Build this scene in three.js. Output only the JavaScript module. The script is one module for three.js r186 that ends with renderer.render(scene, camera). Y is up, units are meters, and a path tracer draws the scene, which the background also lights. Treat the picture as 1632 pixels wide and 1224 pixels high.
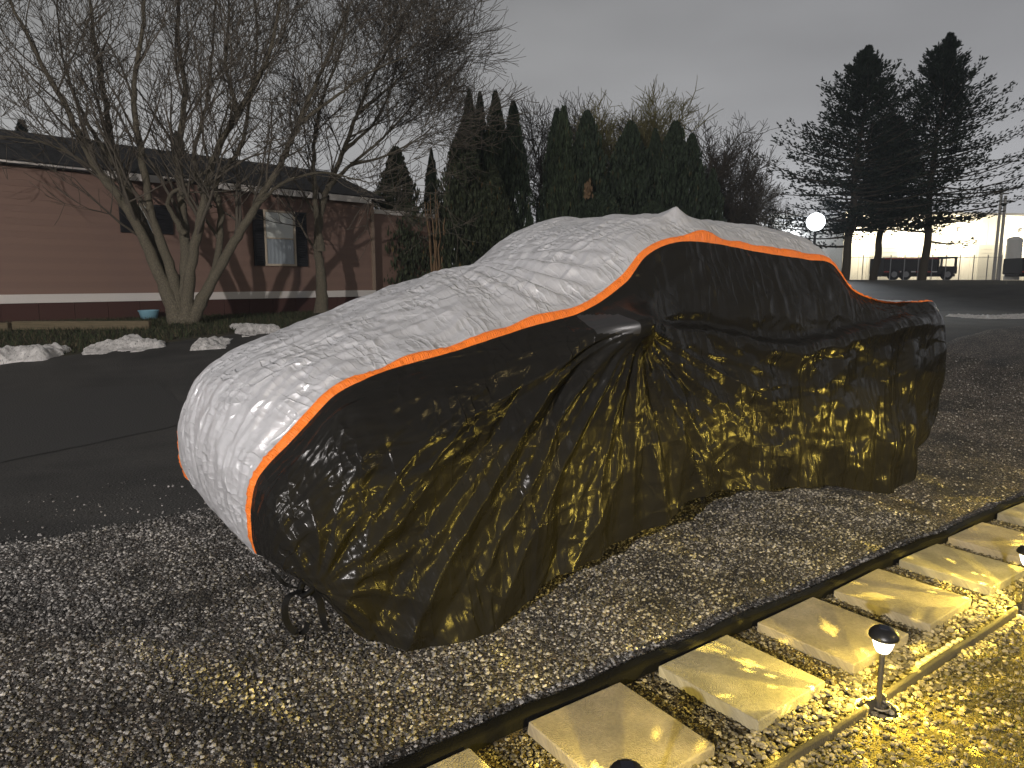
import * as THREE from 'three';
import { mergeGeometries } from 'three/addons/utils/BufferGeometryUtils.js';
import { RoundedBoxGeometry } from 'three/addons/geometries/RoundedBoxGeometry.js';
import { createNoise2D, createNoise3D } from 'simplex-noise';

// ---------------------------------------------------------------- camera, sky, sun, exposure
const FOCAL = 1131, PITCH = Math.atan(165 / 1131), EYE = 1.55;
const scene = new THREE.Scene();
const camera = new THREE.PerspectiveCamera(2 * Math.atan(612 / FOCAL) * 180 / Math.PI, 4 / 3, 0.05, 900);
camera.position.set(0, EYE, 0);
camera.rotation.x = -PITCH;
const renderer = new THREE.WebGLRenderer({ antialias: true });
renderer.toneMapping = THREE.LinearToneMapping;
renderer.toneMappingExposure = 1.0;
renderer.shadowMap.enabled = true;
renderer.setSize(1024, 768);

let seedState = 12345;
function seed(n) { seedState = n | 0; }
function rnd() { seedState = (seedState + 0x6d2b79f5) | 0; let t = Math.imul(seedState ^ (seedState >>> 15), 1 | seedState); t = (t + Math.imul(t ^ (t >>> 7), 61 | t)) ^ t; return ((t ^ (t >>> 14)) >>> 0) / 4294967296; }
const rr = (a, b) => a + (b - a) * rnd();
const gauss = () => (rnd() + rnd() + rnd() + rnd() - 2) * 1.2;
const n2 = createNoise2D(rnd), n3 = createNoise3D(rnd);
const clamp = THREE.MathUtils.clamp, lerp = THREE.MathUtils.lerp;
const sstep = (a, b, x) => { const t = clamp((x - a) / (b - a), 0, 1); return t * t * (3 - 2 * t); };
function fbm(x, y, o = 4) { let s = 0, a = 0.5, f = 1; for (let i = 0; i < o; i++) { s += a * n2(x * f + i * 17.3, y * f - i * 9.1); a *= 0.5; f *= 2.03; } return s; }
const V = (x, y, z) => new THREE.Vector3(x, y, z);

// overcast night sky over a lit town: grey, paler towards the horizon
{
  const W = 1024, Hh = 512, d = new Float32Array(W * Hh * 4);
  for (let j = 0; j < Hh; j++) {
    const el = ((j + 0.5) / Hh - 0.5) * Math.PI, y = Math.sin(el);
    for (let i = 0; i < W; i++) {
      const az = ((i + 0.5) / W - 0.5) * 2 * Math.PI, x = Math.cos(az) * Math.cos(el), z = Math.sin(az) * Math.cos(el);
      const up = Math.max(0, y), base = 0.095 + 0.48 * Math.exp(-up * 3.3);
      const cl = 1 + 0.09 * n3(x * 1.6, y * 4, z * 1.6) + 0.05 * n3(x * 4, y * 12, z * 4) + 0.02 * n3(x * 11, y * 34, z * 11);
      const warm = 0.5 - 0.5 * (x * 0.75 - z * 0.15);
      const o = (j * W + i) * 4, v = base * cl;
      d[o] = v * (0.985 + 0.035 * warm); d[o + 1] = v * (0.995 + 0.02 * warm); d[o + 2] = v * (1.06 - 0.09 * warm); d[o + 3] = 1;
    }
  }
  const t = new THREE.DataTexture(d, W, Hh, THREE.RGBAFormat, THREE.FloatType);
  t.mapping = THREE.EquirectangularReflectionMapping; t.magFilter = THREE.LinearFilter; t.minFilter = THREE.LinearFilter; t.needsUpdate = true;
  scene.background = t; scene.environment = t;
  scene.backgroundIntensity = 1; scene.environmentIntensity = 1;
}
const moon = new THREE.DirectionalLight(0xfff2e0, 0.12);   // the little light that comes through the cloud
moon.position.set(-12, 30, 14); moon.castShadow = true; moon.shadow.radius = 30;
Object.assign(moon.shadow.camera, { left: -40, right: 40, top: 40, bottom: -40, far: 120 });
scene.add(moon);

// ---------------------------------------------------------------- helpers
const SIN = Math.sin(PITCH), COS = Math.cos(PITCH);
function ray(px, py) { const x = (px - 816) / FOCAL, y = -(py - 612) / FOCAL; return V(x, y * COS - SIN, -(COS + y * SIN)); }
function landY(x, z) { const d = -z; return 0.8 * sstep(4.8, 13.2, d) + 0.78 * sstep(17, 27, d) * sstep(-6, 6, x); }
function onLand(px, py) { const d = ray(px, py); let k = 0.5; for (let i = 0; i < 4000; i++) { const x = d.x * k, y = EYE + d.y * k, z = d.z * k; if (y <= landY(x, z)) return V(x, landY(x, z), z); k += 0.02; } return V(d.x * k, EYE + d.y * k, d.z * k); }
function atDepth(px, py, depth) { const d = ray(px, py), k = -depth / d.z; return V(d.x * k, EYE + d.y * k, -depth); }

const used = new Map();
function numbered(n) { const k = used.get(n) || 0; used.set(n, k + 1); return k ? n + '_' + String(k).padStart(3, '0') : n; }
function tag(o, label, category, group) { o.userData.label = label; o.userData.category = category; if (group) o.userData.group = group; return o; }
function thing(name, label, category, p = [0, 0, 0], turn = 0, group) { const o = new THREE.Group(); o.name = numbered(name); o.position.set(...p); o.rotation.y = turn; scene.add(o); return tag(o, label, category, group); }
function mesh(name, geo, mat, parent) { const m = new THREE.Mesh(geo, mat); m.name = parent && parent !== scene ? name : numbered(name); m.castShadow = m.receiveShadow = true; (parent || scene).add(m); return m; }
function struct(name, geo, mat) { const m = mesh(name, geo, mat); m.userData.kind = 'structure'; return m; }
function std(r, g, b, rough = 0.9, extra = {}) { const m = new THREE.MeshStandardMaterial({ roughness: rough, side: THREE.DoubleSide, ...extra }); m.color.setRGB(r, g, b); return m; }
function phys(r, g, b, rough, extra = {}) { const m = new THREE.MeshPhysicalMaterial({ roughness: rough, side: THREE.DoubleSide, ...extra }); m.color.setRGB(r, g, b); return m; }
function box(w, h, d, x = 0, y = 0, z = 0) { const g = new THREE.BoxGeometry(w, h, d); g.translate(x, y, z); return g; }
function rbox(w, h, d, r, x = 0, y = 0, z = 0, s = 2) { const g = new RoundedBoxGeometry(w, h, d, s, r); g.translate(x, y, z); return g; }

class Soup {            // collects tubes and small faces into one geometry
  constructor() { this.p = []; this.i = []; this.uv = []; }
  tube(pts, radii, sides) {
    const n = pts.length, t = V(0, 0, 0), a = V(0, 0, 0), b = V(0, 0, 0);
    const ref = V(0.31, 0.2, 0.93);
    const base = this.p.length / 3;
    let len = 0;
    for (let k = 0; k < n; k++) {
      t.copy(pts[Math.min(n - 1, k + 1)]).sub(pts[Math.max(0, k - 1)]).normalize();
      a.crossVectors(t, ref); if (a.lengthSq() < 1e-6) a.crossVectors(t, V(1, 0, 0)); a.normalize(); b.crossVectors(t, a);
      if (k) len += pts[k].distanceTo(pts[k - 1]);
      for (let s = 0; s < sides; s++) { const f = s / sides * Math.PI * 2, c = Math.cos(f) * radii[k], d = Math.sin(f) * radii[k]; this.p.push(pts[k].x + a.x * c + b.x * d, pts[k].y + a.y * c + b.y * d, pts[k].z + a.z * c + b.z * d); this.uv.push(s / sides * 0.5, len); }
    }
    for (let k = 0; k < n - 1; k++) for (let s = 0; s < sides; s++) { const s1 = (s + 1) % sides, q = base + k * sides; this.i.push(q + s, q + s1, q + sides + s, q + s1, q + sides + s1, q + sides + s); }
  }
  quad(c, ax, bx) { const q = this.p.length / 3; this.p.push(c.x - ax.x, c.y - ax.y, c.z - ax.z, c.x + bx.x, c.y + bx.y, c.z + bx.z, c.x + ax.x, c.y + ax.y, c.z + ax.z, c.x - bx.x, c.y - bx.y, c.z - bx.z); this.uv.push(0, 0, 1, 0, 1, 1, 0, 1); this.i.push(q, q + 1, q + 2, q, q + 2, q + 3); }
  geo() { const g = new THREE.BufferGeometry(); g.setAttribute('position', new THREE.Float32BufferAttribute(this.p, 3)); g.setAttribute('uv', new THREE.Float32BufferAttribute(this.uv, 2)); g.setIndex(this.i); g.computeVertexNormals(); return g; }
}
function noiseTex(size, fn, srgb = false) {           // fn(u, v) -> [r, g, b] in 0..1, tiles by itself
  const d = new Uint8Array(size * size * 4);
  for (let j = 0; j < size; j++) for (let i = 0; i < size; i++) { const c = fn(i / size, j / size), o = (j * size + i) * 4; d[o] = clamp(c[0], 0, 1) * 255; d[o + 1] = clamp(c[1], 0, 1) * 255; d[o + 2] = clamp(c[2], 0, 1) * 255; d[o + 3] = 255; }
  const t = new THREE.DataTexture(d, size, size); t.wrapS = t.wrapT = THREE.RepeatWrapping; t.magFilter = THREE.LinearFilter; t.minFilter = THREE.LinearMipmapLinearFilter; t.generateMipmaps = true; if (srgb) t.colorSpace = THREE.SRGBColorSpace; t.needsUpdate = true; return t;
}
// noise that tiles: on a torus in 4 parts blended
function tile(u, v, f, o = 4) { const w = (x, y) => fbm(x * f, y * f, o); const a = w(u, v), b = w(u - 1, v), c = w(u, v - 1), d = w(u - 1, v - 1); const su = sstep(0.6, 1, u), sv = sstep(0.6, 1, v); return lerp(lerp(a, b, su), lerp(c, d, su), sv); }
function repeated(t, k, l = k) { const c = t.clone(); c.repeat.set(k, l); c.needsUpdate = true; return c; }

// ---------------------------------------------------------------- materials shared
const grain = noiseTex(512, (u, v) => { const a = 0.5 + 0.5 * tile(u, v, 26, 5); return [a, a, a]; });
const blotch = noiseTex(512, (u, v) => { const a = 0.82 + 0.3 * tile(u, v, 5, 6), b = a + 0.03 * tile(u + 0.3, v, 9, 3); return [a, b, b]; });
function pebbleCanvas(size, count, rmin, rmax, base, tones, forHeight) {
  const c = document.createElement('canvas'); c.width = c.height = size; const g = c.getContext('2d');
  g.fillStyle = base; g.fillRect(0, 0, size, size);
  for (let k = 0; k < count; k++) {
    const x = rnd() * size, y = rnd() * size, r = rmin + (rmax - rmin) * Math.pow(rnd(), 3), q = rr(0.6, 1), a = rnd() * 6.28, tn = tones[Math.floor(rnd() * tones.length)], l = rr(0.55, 1.3);
    g.fillStyle = forHeight ? `rgb(${90 + 165 * r / rmax | 0},0,0)` : `rgb(${Math.min(255, tn[0] * l) | 0},${Math.min(255, tn[1] * l) | 0},${Math.min(255, tn[2] * l) | 0})`;
    for (const dx of [-size, 0, size]) for (const dy of [-size, 0, size]) { if (x + dx < -r || x + dx > size + r || y + dy < -r || y + dy > size + r) continue; g.beginPath(); g.ellipse(x + dx, y + dy, r, r * q, a, 0, 6.283); g.fill(); }
  }
  const t = new THREE.CanvasTexture(c); t.wrapS = t.wrapT = THREE.RepeatWrapping; if (!forHeight) t.colorSpace = THREE.SRGBColorSpace; return t;
}
const matGrassEarth = std(1, 1, 1, 1, { map: repeated(noiseTex(512, (u, v) => { const a = 0.5 + 0.5 * tile(u, v, 12, 6), b = 0.5 + 0.5 * tile(u + 0.4, v + 0.2, 4, 4); return [0.14 + 0.09 * a + 0.04 * b, 0.145 + 0.09 * a, 0.09 + 0.05 * a]; }, true), 0.35) });
const matAsphalt = std(1, 1, 1, 0.82, {
  map: repeated(noiseTex(1024, (u, v) => { const a = tile(u, v, 90, 3), b = tile(u + 0.2, v, 5, 5), s = 0.20 + 0.045 * a + 0.035 * b; return [s * 1.02, s, s * 0.96]; }, true), 0.22),
  bumpMap: repeated(grain, 1.3), bumpScale: 0.006, vertexColors: true });
const gravelSeed = 777;
seed(gravelSeed); const gravelMap = pebbleCanvas(1024, 26000, 2, 7, '#2a2622', [[150, 142, 134], [120, 112, 104], [96, 90, 84], [165, 156, 146], [136, 122, 106], [80, 74, 70]], false);
seed(gravelSeed); const gravelBump = pebbleCanvas(1024, 26000, 2, 7, '#000', [[1, 1, 1]], true);
const matGravel = std(1, 1, 1, 0.95, { map: repeated(gravelMap, 0.8), bumpMap: repeated(gravelBump, 0.8), bumpScale: 0.008, vertexColors: true });

// ---------------------------------------------------------------- the setting: land, road, gravel strip, stone bed, lawn
function sheet(us, vs, place, color) {       // grid sheet; place(u, v) -> [x, y, z]; uv in metres
  const p = [], uv = [], idx = [], col = [], nu = us.length, nv = vs.length;
  for (let j = 0; j < nv; j++) for (let i = 0; i < nu; i++) { const q = place(us[i], vs[j]); p.push(...q); uv.push(q[0], -q[2]); if (color) col.push(...color(q[0], q[2])); }
  for (let j = 0; j < nv - 1; j++) for (let i = 0; i < nu - 1; i++) { const a = j * nu + i; idx.push(a, a + 1, a + nu, a + 1, a + nu + 1, a + nu); }
  const g = new THREE.BufferGeometry(); g.setAttribute('position', new THREE.Float32BufferAttribute(p, 3)); g.setAttribute('uv', new THREE.Float32BufferAttribute(uv, 2)); if (color) g.setAttribute('color', new THREE.Float32BufferAttribute(col, 3));
  g.setIndex(idx); g.computeVertexNormals();
  if (g.attributes.normal.getY(Math.floor(nu * nv / 2)) < 0) { for (let k = 0; k < idx.length; k += 3) { const t = idx[k]; idx[k] = idx[k + 1]; idx[k + 1] = t; } g.setIndex(idx); g.computeVertexNormals(); }
  return g;
}
const range = (a, b, n) => Array.from({ length: n + 1 }, (_, k) => a + (b - a) * k / n);
const wide = [...range(-400, -45, 24), ...range(-44, 44, 176), ...range(45, 400, 24)];
struct('ground', sheet(wide, wide, (x, z) => [x, landY(x, z) - 0.06, z]), matGrassEarth);

// strip coordinates: a runs along the drive and the path, b across towards the lawn
const UB = [0.8165, -0.5773], NB = [0.5773, 0.8165], O = [-3.06, -4.06];
const strip = (a, b) => [O[0] + UB[0] * a + NB[0] * b, O[1] + UB[1] * a + NB[1] * b];
const stripOf = (x, z) => [(x - O[0]) * UB[0] + (z - O[1]) * UB[1], (x - O[0]) * NB[0] + (z - O[1]) * NB[1]];
const EDGE_B = stripOf(1.62, -3.44)[1], EDGE2_B = stripOf(1.75, -2.71)[1];
const edgeWob = (a) => 0.02 * n2(a * 0.9, 3) + 0.012 * n2(a * 2.3, 8);
const gravEdge = (a) => 0.10 * n2(a * 0.35, 5) + 0.05 * n2(a * 1.4, 2) + 0.02 * n2(a * 6, 1);
// road
{
  const farEdge = (a) => -(6.6 + 0.16 * Math.max(0, a) + 0.12 * n2(a * 0.3, 40) + 0.05 * n2(a * 1.7, 44));
  const as = [...range(-40, -14, 26), ...range(-13.7, 24, 130), ...range(25, 90, 60)], bs = range(0, 1, 40);
  struct('road', sheet(as, bs, (a, q) => { const b = lerp(0.6, farEdge(a), q), [x, z] = strip(a, b); return [x, landY(x, z) - 0.022 - 0.03 * sstep(0.97, 1, q), z]; },
    (x, z) => { const k = 0.95 + 0.34 * fbm(x * 0.35, z * 0.8, 4) + 0.28 * fbm(x * 1.6, z * 2.8, 4) - 0.35 * sstep(0.80, 0.97, 1 - Math.abs(fbm(x * 0.7 + 9, z * 0.7, 3)) * 4); return [k, k * 0.985, k * 0.96]; }), matAsphalt);
  // older repair patches lying on the road, a thin layer each
  const matPatch = std(0.030, 0.029, 0.027, 0.8, { bumpMap: repeated(grain, 1.3), bumpScale: 0.006 });
  const grid = (c) => sheet(range(0, 1, 20), range(0, 1, 20), (u, v) => { const A = onLand(...c[0]), B = onLand(...c[1]), C = onLand(...c[2]), D = onLand(...c[3]); const x = lerp(lerp(A.x, B.x, u), lerp(D.x, C.x, u), v) + 0.03 * n2(u * 7, v * 7), z = lerp(lerp(A.z, B.z, u), lerp(D.z, C.z, u), v) + 0.03 * n2(u * 7 + 5, v * 7); return [x, landY(x, z) - 0.016, z]; });
  struct('road_patch', grid([[-260, 640], [250, 610], [330, 665], [-200, 770]]), matPatch);
}
// gravel strip
const gravTone = (x, z) => { const d = fbm(x * 0.55 + 3, z * 0.55, 4), e = fbm(x * 2.1, z * 2.1 + 7, 4); const k = clamp(0.52 + 0.46 * d + 0.48 * e, 0.12, 1.15); return [k, k * 0.97, k * 0.94]; };
{
  const as = [...range(-14, -6, 40), ...range(-5.94, 9, 250), ...range(9.1, 60, 150)], bs = range(0, 1, 50);
  struct('gravel_drive', sheet(as, bs, (a, q) => { const b = lerp(gravEdge(a), EDGE_B + edgeWob(a) + 0.02, q), [x, z] = strip(a, b); return [x, landY(x, z) + 0.004 * fbm(x * 3, z * 3, 3) - 0.019 * (1 - sstep(0, 0.04, q)), z]; }, gravTone), matGravel);
}
// loose stones of the drive
function stoneGeo(sd) { seed(sd); const g = new THREE.IcosahedronGeometry(1, 1); const p = g.attributes.position; const nn = createNoise3D(rnd); for (let k = 0; k < p.count; k++) { const x = p.getX(k), y = p.getY(k), z = p.getZ(k), m = 1 + 0.3 * nn(x * 0.9, y * 0.9, z * 0.9) + 0.12 * nn(x * 2, y * 2, z * 2); p.setXYZ(k, x * m, y * m * 0.72, z * m); } g.computeVertexNormals(); return g; }
function scatter(name, geo, mat, count, put) {
  const im = new THREE.InstancedMesh(geo, mat, count); const M = new THREE.Matrix4(), q = new THREE.Quaternion(), e = new THREE.Euler(), c = new THREE.Color(); let k = 0, guard = 0;
  while (k < count && guard++ < count * 8) { const r = put(); if (!r) continue; e.set(rr(-0.5, 0.5), rnd() * 6.28, rr(-0.5, 0.5)); q.setFromEuler(e); M.compose(V(...r.p), q, V(...(r.s.length ? r.s : [r.s, r.s, r.s]))); im.setMatrixAt(k, M); c.setRGB(...r.c); im.setColorAt(k, c); k++; }
  im.count = k; im.name = numbered(name); im.userData.kind = 'stuff'; im.castShadow = im.receiveShadow = true; scene.add(im); return im;
}
seed(4242);
tag(scatter('gravel', stoneGeo(9), std(1, 1, 1, 0.85), 240000, () => {
  const near = rnd() < 0.72, a = near ? rr(-2.2, 5) : rr(-6, 11), b = rr(-1.1, EDGE_B);
  if (b < gravEdge(a) + 0.02 && rnd() > 0.10 * Math.exp((b - gravEdge(a)) * 9) + 0.012) return null;
  const [x, z] = strip(a, b); if (z > -0.9) return null;
  const tn = gravTone(x, z)[0]; if (b > gravEdge(a) && rnd() > 0.35 + 0.6 * tn) return null;
  const s = 0.0025 + 0.007 * Math.pow(rnd(), 4), g = (0.03 + 0.46 * Math.pow(rnd(), 2.6)) * (0.45 + 0.6 * tn);
  return { p: [x, landY(x, z) + s * 0.25 + (b < gravEdge(a) ? -0.018 : 0), z], s, c: [g * 1.0, g * 0.95, g * 0.89] };
}), 'loose grey gravel scattered over the drive', 'gravel');

// ---------------------------------------------------------------- the covered pickup
// truck coordinates: s from the front bumper back, y up, w from the near flank to the far one
const TC = [-0.99, -2.44], TU = [0.815, -0.58], TV = [-0.58, -0.815];
const tw = (s, y, w) => V(TC[0] + TU[0] * s + TV[0] * w, y, TC[1] + TU[1] * s + TV[1] * w);
{
  //        centre s,y    band s,y,w           shoulder s,y,w       mid s,y,w           hem s,y,w
  const ST = [
    [0.22, 0.33, 0.14, 0.46, 0.26, 0.16, 0.45, 0.18, 0.20, 0.42, 0.10, 0.28, 0.37, 0.03],
    [0.09, 0.55, 0.12, 0.58, 0.25, 0.14, 0.54, 0.12, 0.20, 0.46, 0.02, 0.33, 0.30, 0.00],
    [0.05, 0.82, 0.15, 0.77, 0.24, 0.17, 0.70, 0.06, 0.28, 0.54, -0.04, 0.45, 0.13, -0.03],
    [0.14, 1.07, 0.30, 0.945, 0.19, 0.32, 0.84, 0.02, 0.40, 0.58, -0.06, 0.60, 0.05, -0.06],
    [0.33, 1.20, 0.46, 1.10, 0.15, 0.44, 0.97, 0.0, 0.54, 0.62, -0.07, 0.72, 0.012, -0.08],
    [0.62, 1.315, 0.68, 1.18, 0.13, 0.68, 1.03, -0.01, 0.76, 0.65, -0.07, 0.88, 0.01, -0.10],
    [1.00, 1.45, 1.00, 1.245, 0.12, 1.02, 1.08, 0.0, 1.06, 0.68, -0.06, 1.12, 0.02, -0.08],
    [1.40, 1.59, 1.40, 1.33, 0.13, 1.40, 1.14, 0.0, 1.42, 0.70, -0.05, 1.42, 0.13, -0.05],
    [1.75, 1.69, 1.75, 1.405, 0.12, 1.76, 1.22, -0.02, 1.78, 0.74, -0.05, 1.82, 0.18, -0.03],
    [2.04, 1.79, 2.04, 1.54, 0.14, 2.06, 1.27, 0.02, 2.10, 0.78, -0.04, 2.18, 0.25, -0.02],
    [2.25, 1.87, 2.25, 1.69, 0.18, 2.28, 1.30, 0.05, 2.36, 0.80, -0.03, 2.48, 0.33, -0.02],
    [2.52, 1.94, 2.52, 1.765, 0.20, 2.55, 1.28, 0.06, 2.64, 0.80, -0.03, 2.78, 0.33, -0.02],
    [2.90, 1.955, 2.88, 1.765, 0.23, 2.92, 1.27, 0.06, 2.98, 0.80, -0.03, 3.10, 0.28, -0.03],
    [3.30, 1.96, 3.28, 1.73, 0.24, 3.30, 1.25, 0.05, 3.34, 0.78, -0.03, 3.45, 0.24, -0.03],
    [3.90, 1.935, 3.84, 1.69, 0.24, 3.80, 1.24, 0.05, 3.74, 0.76, -0.04, 3.84, 0.18, -0.05],
    [4.19, 1.86, 4.11, 1.66, 0.22, 4.08, 1.23, 0.04, 4.08, 0.74, -0.05, 4.15, 0.10, -0.07],
    [4.30, 1.53, 4.31, 1.475, 0.15, 4.36, 1.23, 0.02, 4.38, 0.72, -0.05, 4.44, 0.03, -0.10],
    [4.58, 1.36, 4.64, 1.39, 0.10, 4.66, 1.22, 0.0, 4.68, 0.72, -0.04, 4.66, 0.01, -0.10],
    [5.05, 1.34, 5.08, 1.368, 0.10, 5.06, 1.20, 0.0, 4.98, 0.74, -0.03, 4.92, 0.12, -0.05],
    [5.38, 1.34, 5.40, 1.352, 0.11, 5.36, 1.20, 0.02, 5.28, 0.80, 0.0, 5.20, 0.33, 0.0],
    [5.57, 1.22, 5.54, 1.20, 0.14, 5.52, 1.06, 0.06, 5.46, 0.82, 0.04, 5.42, 0.50, 0.03],
    [5.63, 0.92, 5.60, 0.92, 0.18, 5.58, 0.84, 0.12, 5.54, 0.74, 0.09, 5.52, 0.56, 0.08],
    [5.66, 0.56, 5.63, 0.60, 0.22, 5.61, 0.60, 0.18, 5.58, 0.59, 0.14, 5.56, 0.57, 0.12],
  ];
  const NS = ST.length - 1;
  const cat = (a, b, c, d, t) => 0.5 * (2 * b + (c - a) * t + (2 * a - 5 * b + 4 * c - d) * t * t + (3 * b - a - 3 * c + d) * t * t * t);
  const stat = (t) => { const k = clamp(Math.floor(t), 0, NS - 1), f = t - k, A = ST[Math.max(0, k - 1)], B = ST[k], C = ST[k + 1], D = ST[Math.min(NS, k + 2)]; return B.map((_, i) => cat(A[i], B[i], C[i], D[i], f)); };
  // rows even along the band
  const fine = 4000, acc = [0]; let pv = stat(0);
  for (let k = 1; k <= fine; k++) { const c = stat(k / fine * NS); acc.push(acc[k - 1] + Math.hypot(c[2] - pv[2], c[3] - pv[3], c[4] - pv[4]) * 0.7 + 0.3 * Math.hypot(c[0] - pv[0], c[1] - pv[1])); pv = c; }
  const TOTAL = acc[fine], NT = Math.round(TOTAL / 0.0125), rowT = [];
  { let k = 0; for (let r = 0; r <= NT; r++) { const L = TOTAL * r / NT; while (k < fine - 1 && acc[k + 1] < L) k++; rowT.push((k + (L - acc[k]) / Math.max(1e-9, acc[k + 1] - acc[k])) / fine * NS); } }
  const NSIDE = 104, NBAND = 3, NTOP = 112, NQ = NSIDE * 2 + NBAND * 2 + NTOP, W = NQ + 1, R = NT + 1;
  const P = new Float64Array(W * R * 3), local = new Float64Array(W * R * 3);
  const MS = 1.90, MY = 1.36;      // wing mirror under the cloth
  const spl = (a, b, c, d, v) => { // through band, shoulder, mid, hem at v = 0, .3, .65, 1
    const K = [0, 0.30, 0.64, 1], X = [a, b, c, d]; let k = v < K[1] ? 0 : v < K[2] ? 1 : 2; const h = K[k + 1] - K[k], f = (v - K[k]) / h;
    const sl = (i) => i === 0 ? (X[1] - X[0]) / K[1] * 1.0 : i === 3 ? (X[3] - X[2]) / (K[3] - K[2]) : (X[i + 1] - X[i - 1]) / (K[i + 1] - K[i - 1]);
    const f2 = f * f, f3 = f2 * f; return (2 * f3 - 3 * f2 + 1) * X[k] + (f3 - 2 * f2 + f) * h * sl(k) + (-2 * f3 + 3 * f2) * X[k + 1] + (f3 - f2) * h * sl(k + 1);
  };
  const ridge = (x) => { const f = x - Math.floor(x); return 1 - 2 * Math.pow(Math.abs(2 * f - 1), 0.7); };    // sharp crests, round valleys
  for (let r = 0; r < R; r++) {
    const t = rowT[r], c = stat(t);
    const cab = sstep(8, 10, t) * (1 - sstep(15, 17, t));
    const bandL = [c[2], c[3] + 0.09 * cab, c[4] + 0.10 * cab];      // the cloth lies a little towards the near side
    for (let q = 0; q < W; q++) {
      let s, y, w;
      const right = NQ - q;     // counts from the near hem
      if (right <= NSIDE || q <= NSIDE) {
        const near = right <= NSIDE, v = 1 - (near ? right : q) / NSIDE, B = near ? [c[2], c[3], c[4]] : bandL;
        s = spl(B[0], c[5], c[8], c[11], v); y = spl(B[1], c[6], c[9], c[12], v); w = spl(B[2], c[7], c[10], c[13], v);
        const body = sstep(4, 7, t) * (1 - sstep(19, 21, t));
        // hem ruffles
        w -= body * 0.035 * Math.pow(v, 1.6) * n2(s * 2.3 + (near ? 0 : 40), 1.5) + 0.012 * v * n2(s * 7 + (near ? 0 : 9), 4.5) * body;
        // wing mirror, and the folds that fan out from it
        const dx = s - MS, dy = y - MY, rad = Math.hypot(dx, dy), ang = Math.atan2(dx, -dy);
        w -= sstep(0.02, 0.16, v) * (0.16 * Math.exp(-(dx * dx * 60 + dy * dy * 75)) + 0.07 * Math.exp(-rad * rad * 9));
        const fan = sstep(0.06, 0.25, rad) * Math.exp(-Math.pow(rad / 1.25, 2)) * sstep(-1.75, -1.2, ang) * (1 - sstep(1.35, 1.75, ang));
        const fo = ridge(ang * 2.1 + 0.35 * n2(ang * 2, rad * 0.7)) * 0.75 + 0.4 * ridge(ang * 4.7 + 0.3 * n2(rad * 0.8, ang * 3));
        w -= sstep(0.03, 0.2, v) * fan * (0.008 + 0.034 * Math.min(1, rad / 0.7)) * fo * (near ? 1 : 0.6);
        // the cloth sags under the windows and folds over on itself
        const sag = 1.33 - 0.15 * Math.exp(-Math.pow((s - 3.5) / 0.95, 2)) - 0.02 * (s - 3), on = sstep(2.0, 2.5, s) * (1 - sstep(4.9, 5.3, s));
        const df = y - sag + 0.015 * n2(s * 3, 2);
        w += on * (0.075 * sstep(-0.012, 0.02, df) * Math.exp(-Math.max(0, df) * 5) - 0.04 * Math.exp(-Math.pow((df + 0.05) / 0.06, 2)));
        // broad folds falling from the front wing to the wheel
        const ff = sstep(0.1, 0.35, s) * (1 - sstep(1.5, 2.0, s)) * sstep(0.12, 0.35, v);
        const along = s - (0.35 + 0.4 * sstep(0.3, 1.2, s)) * y;
        w -= ff * (0.026 * ridge(along * 2.3 + 0.35 * n2(along * 1.2, v * 1.0)) + 0.011 * ridge(along * 5.3 + 0.4 * n2(along * 3, v * 1.6)) * (0.4 + 0.8 * n2(along * 2, v * 2 + 7)));
        // gathers drawn into the knot at the front corner
        const kx = s - 0.27, ky = y - 0.37, kr = Math.hypot(kx, ky), ka = Math.atan2(ky, kx);
        w -= sstep(0.02, 0.12, kr) * Math.exp(-Math.pow(kr / 0.42, 2)) * 0.020 * kr / 0.3 * ridge(ka * 2.3 + 0.2 * n2(kr * 3, ka)) * sstep(0.25, 0.5, v);
        // slack hollows behind the rear wheel
        w -= sstep(2.4, 3, s) * 0.025 * n2(s * 1.9, y * 2.2) * sstep(0.3, 0.5, v);
        if (!near) w = 1.9 - w;
        y = Math.max(y, 0.006);
      } else {
        const k = q - NSIDE, KT = NTOP + 2 * NBAND, f = k / KT, g = f * 2 - 1;     // -1 far band .. 1 near band
        const bump = 1 - Math.pow(Math.abs(g), 2.3 + 2.2 * cab);
        const bs = lerp(bandL[0], c[2], f), by = lerp(bandL[1], c[3], f);
        w = lerp(1.9 - bandL[2], c[4], f);
        s = bs + (c[0] - c[2]) * bump; y = by + (c[1] - lerp(bandL[1], c[3], 0.5)) * bump;
        // tension folds across the foot of the windscreen
        const tf = Math.exp(-Math.pow((s - 1.72) / 0.28, 2));
        y += tf * 0.016 * Math.sin((s * (1 + 0.18 * (1 - f)) * 46) + 1.8 * n2(f * 2, s)) * sstep(0.1, 0.5, f) * (1 - sstep(0.86, 0.98, f));
        y -= Math.exp(-Math.pow((s - 1.85) / 0.3, 2)) * 0.05 * bump;
        // a peak pushed up above the near edge of the roof
        const pd = Math.hypot((s - 2.72) * (s < 2.72 ? 1.3 : 1), (w - 0.42) * 0.9);
        y += 0.085 * Math.exp(-pd / 0.09) + 0.02 * Math.exp(-pd * pd * 14);
        y += sstep(2.2, 2.5, s) * (1 - sstep(3.6, 3.9, s)) * (0.02 * n2(s * 2.1, w * 2.6) );
        y += sstep(0.3, 0.6, s) * (1 - sstep(1.5, 1.8, s)) * 0.012 * n2(s * 2.5, w * 2.2);
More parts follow.
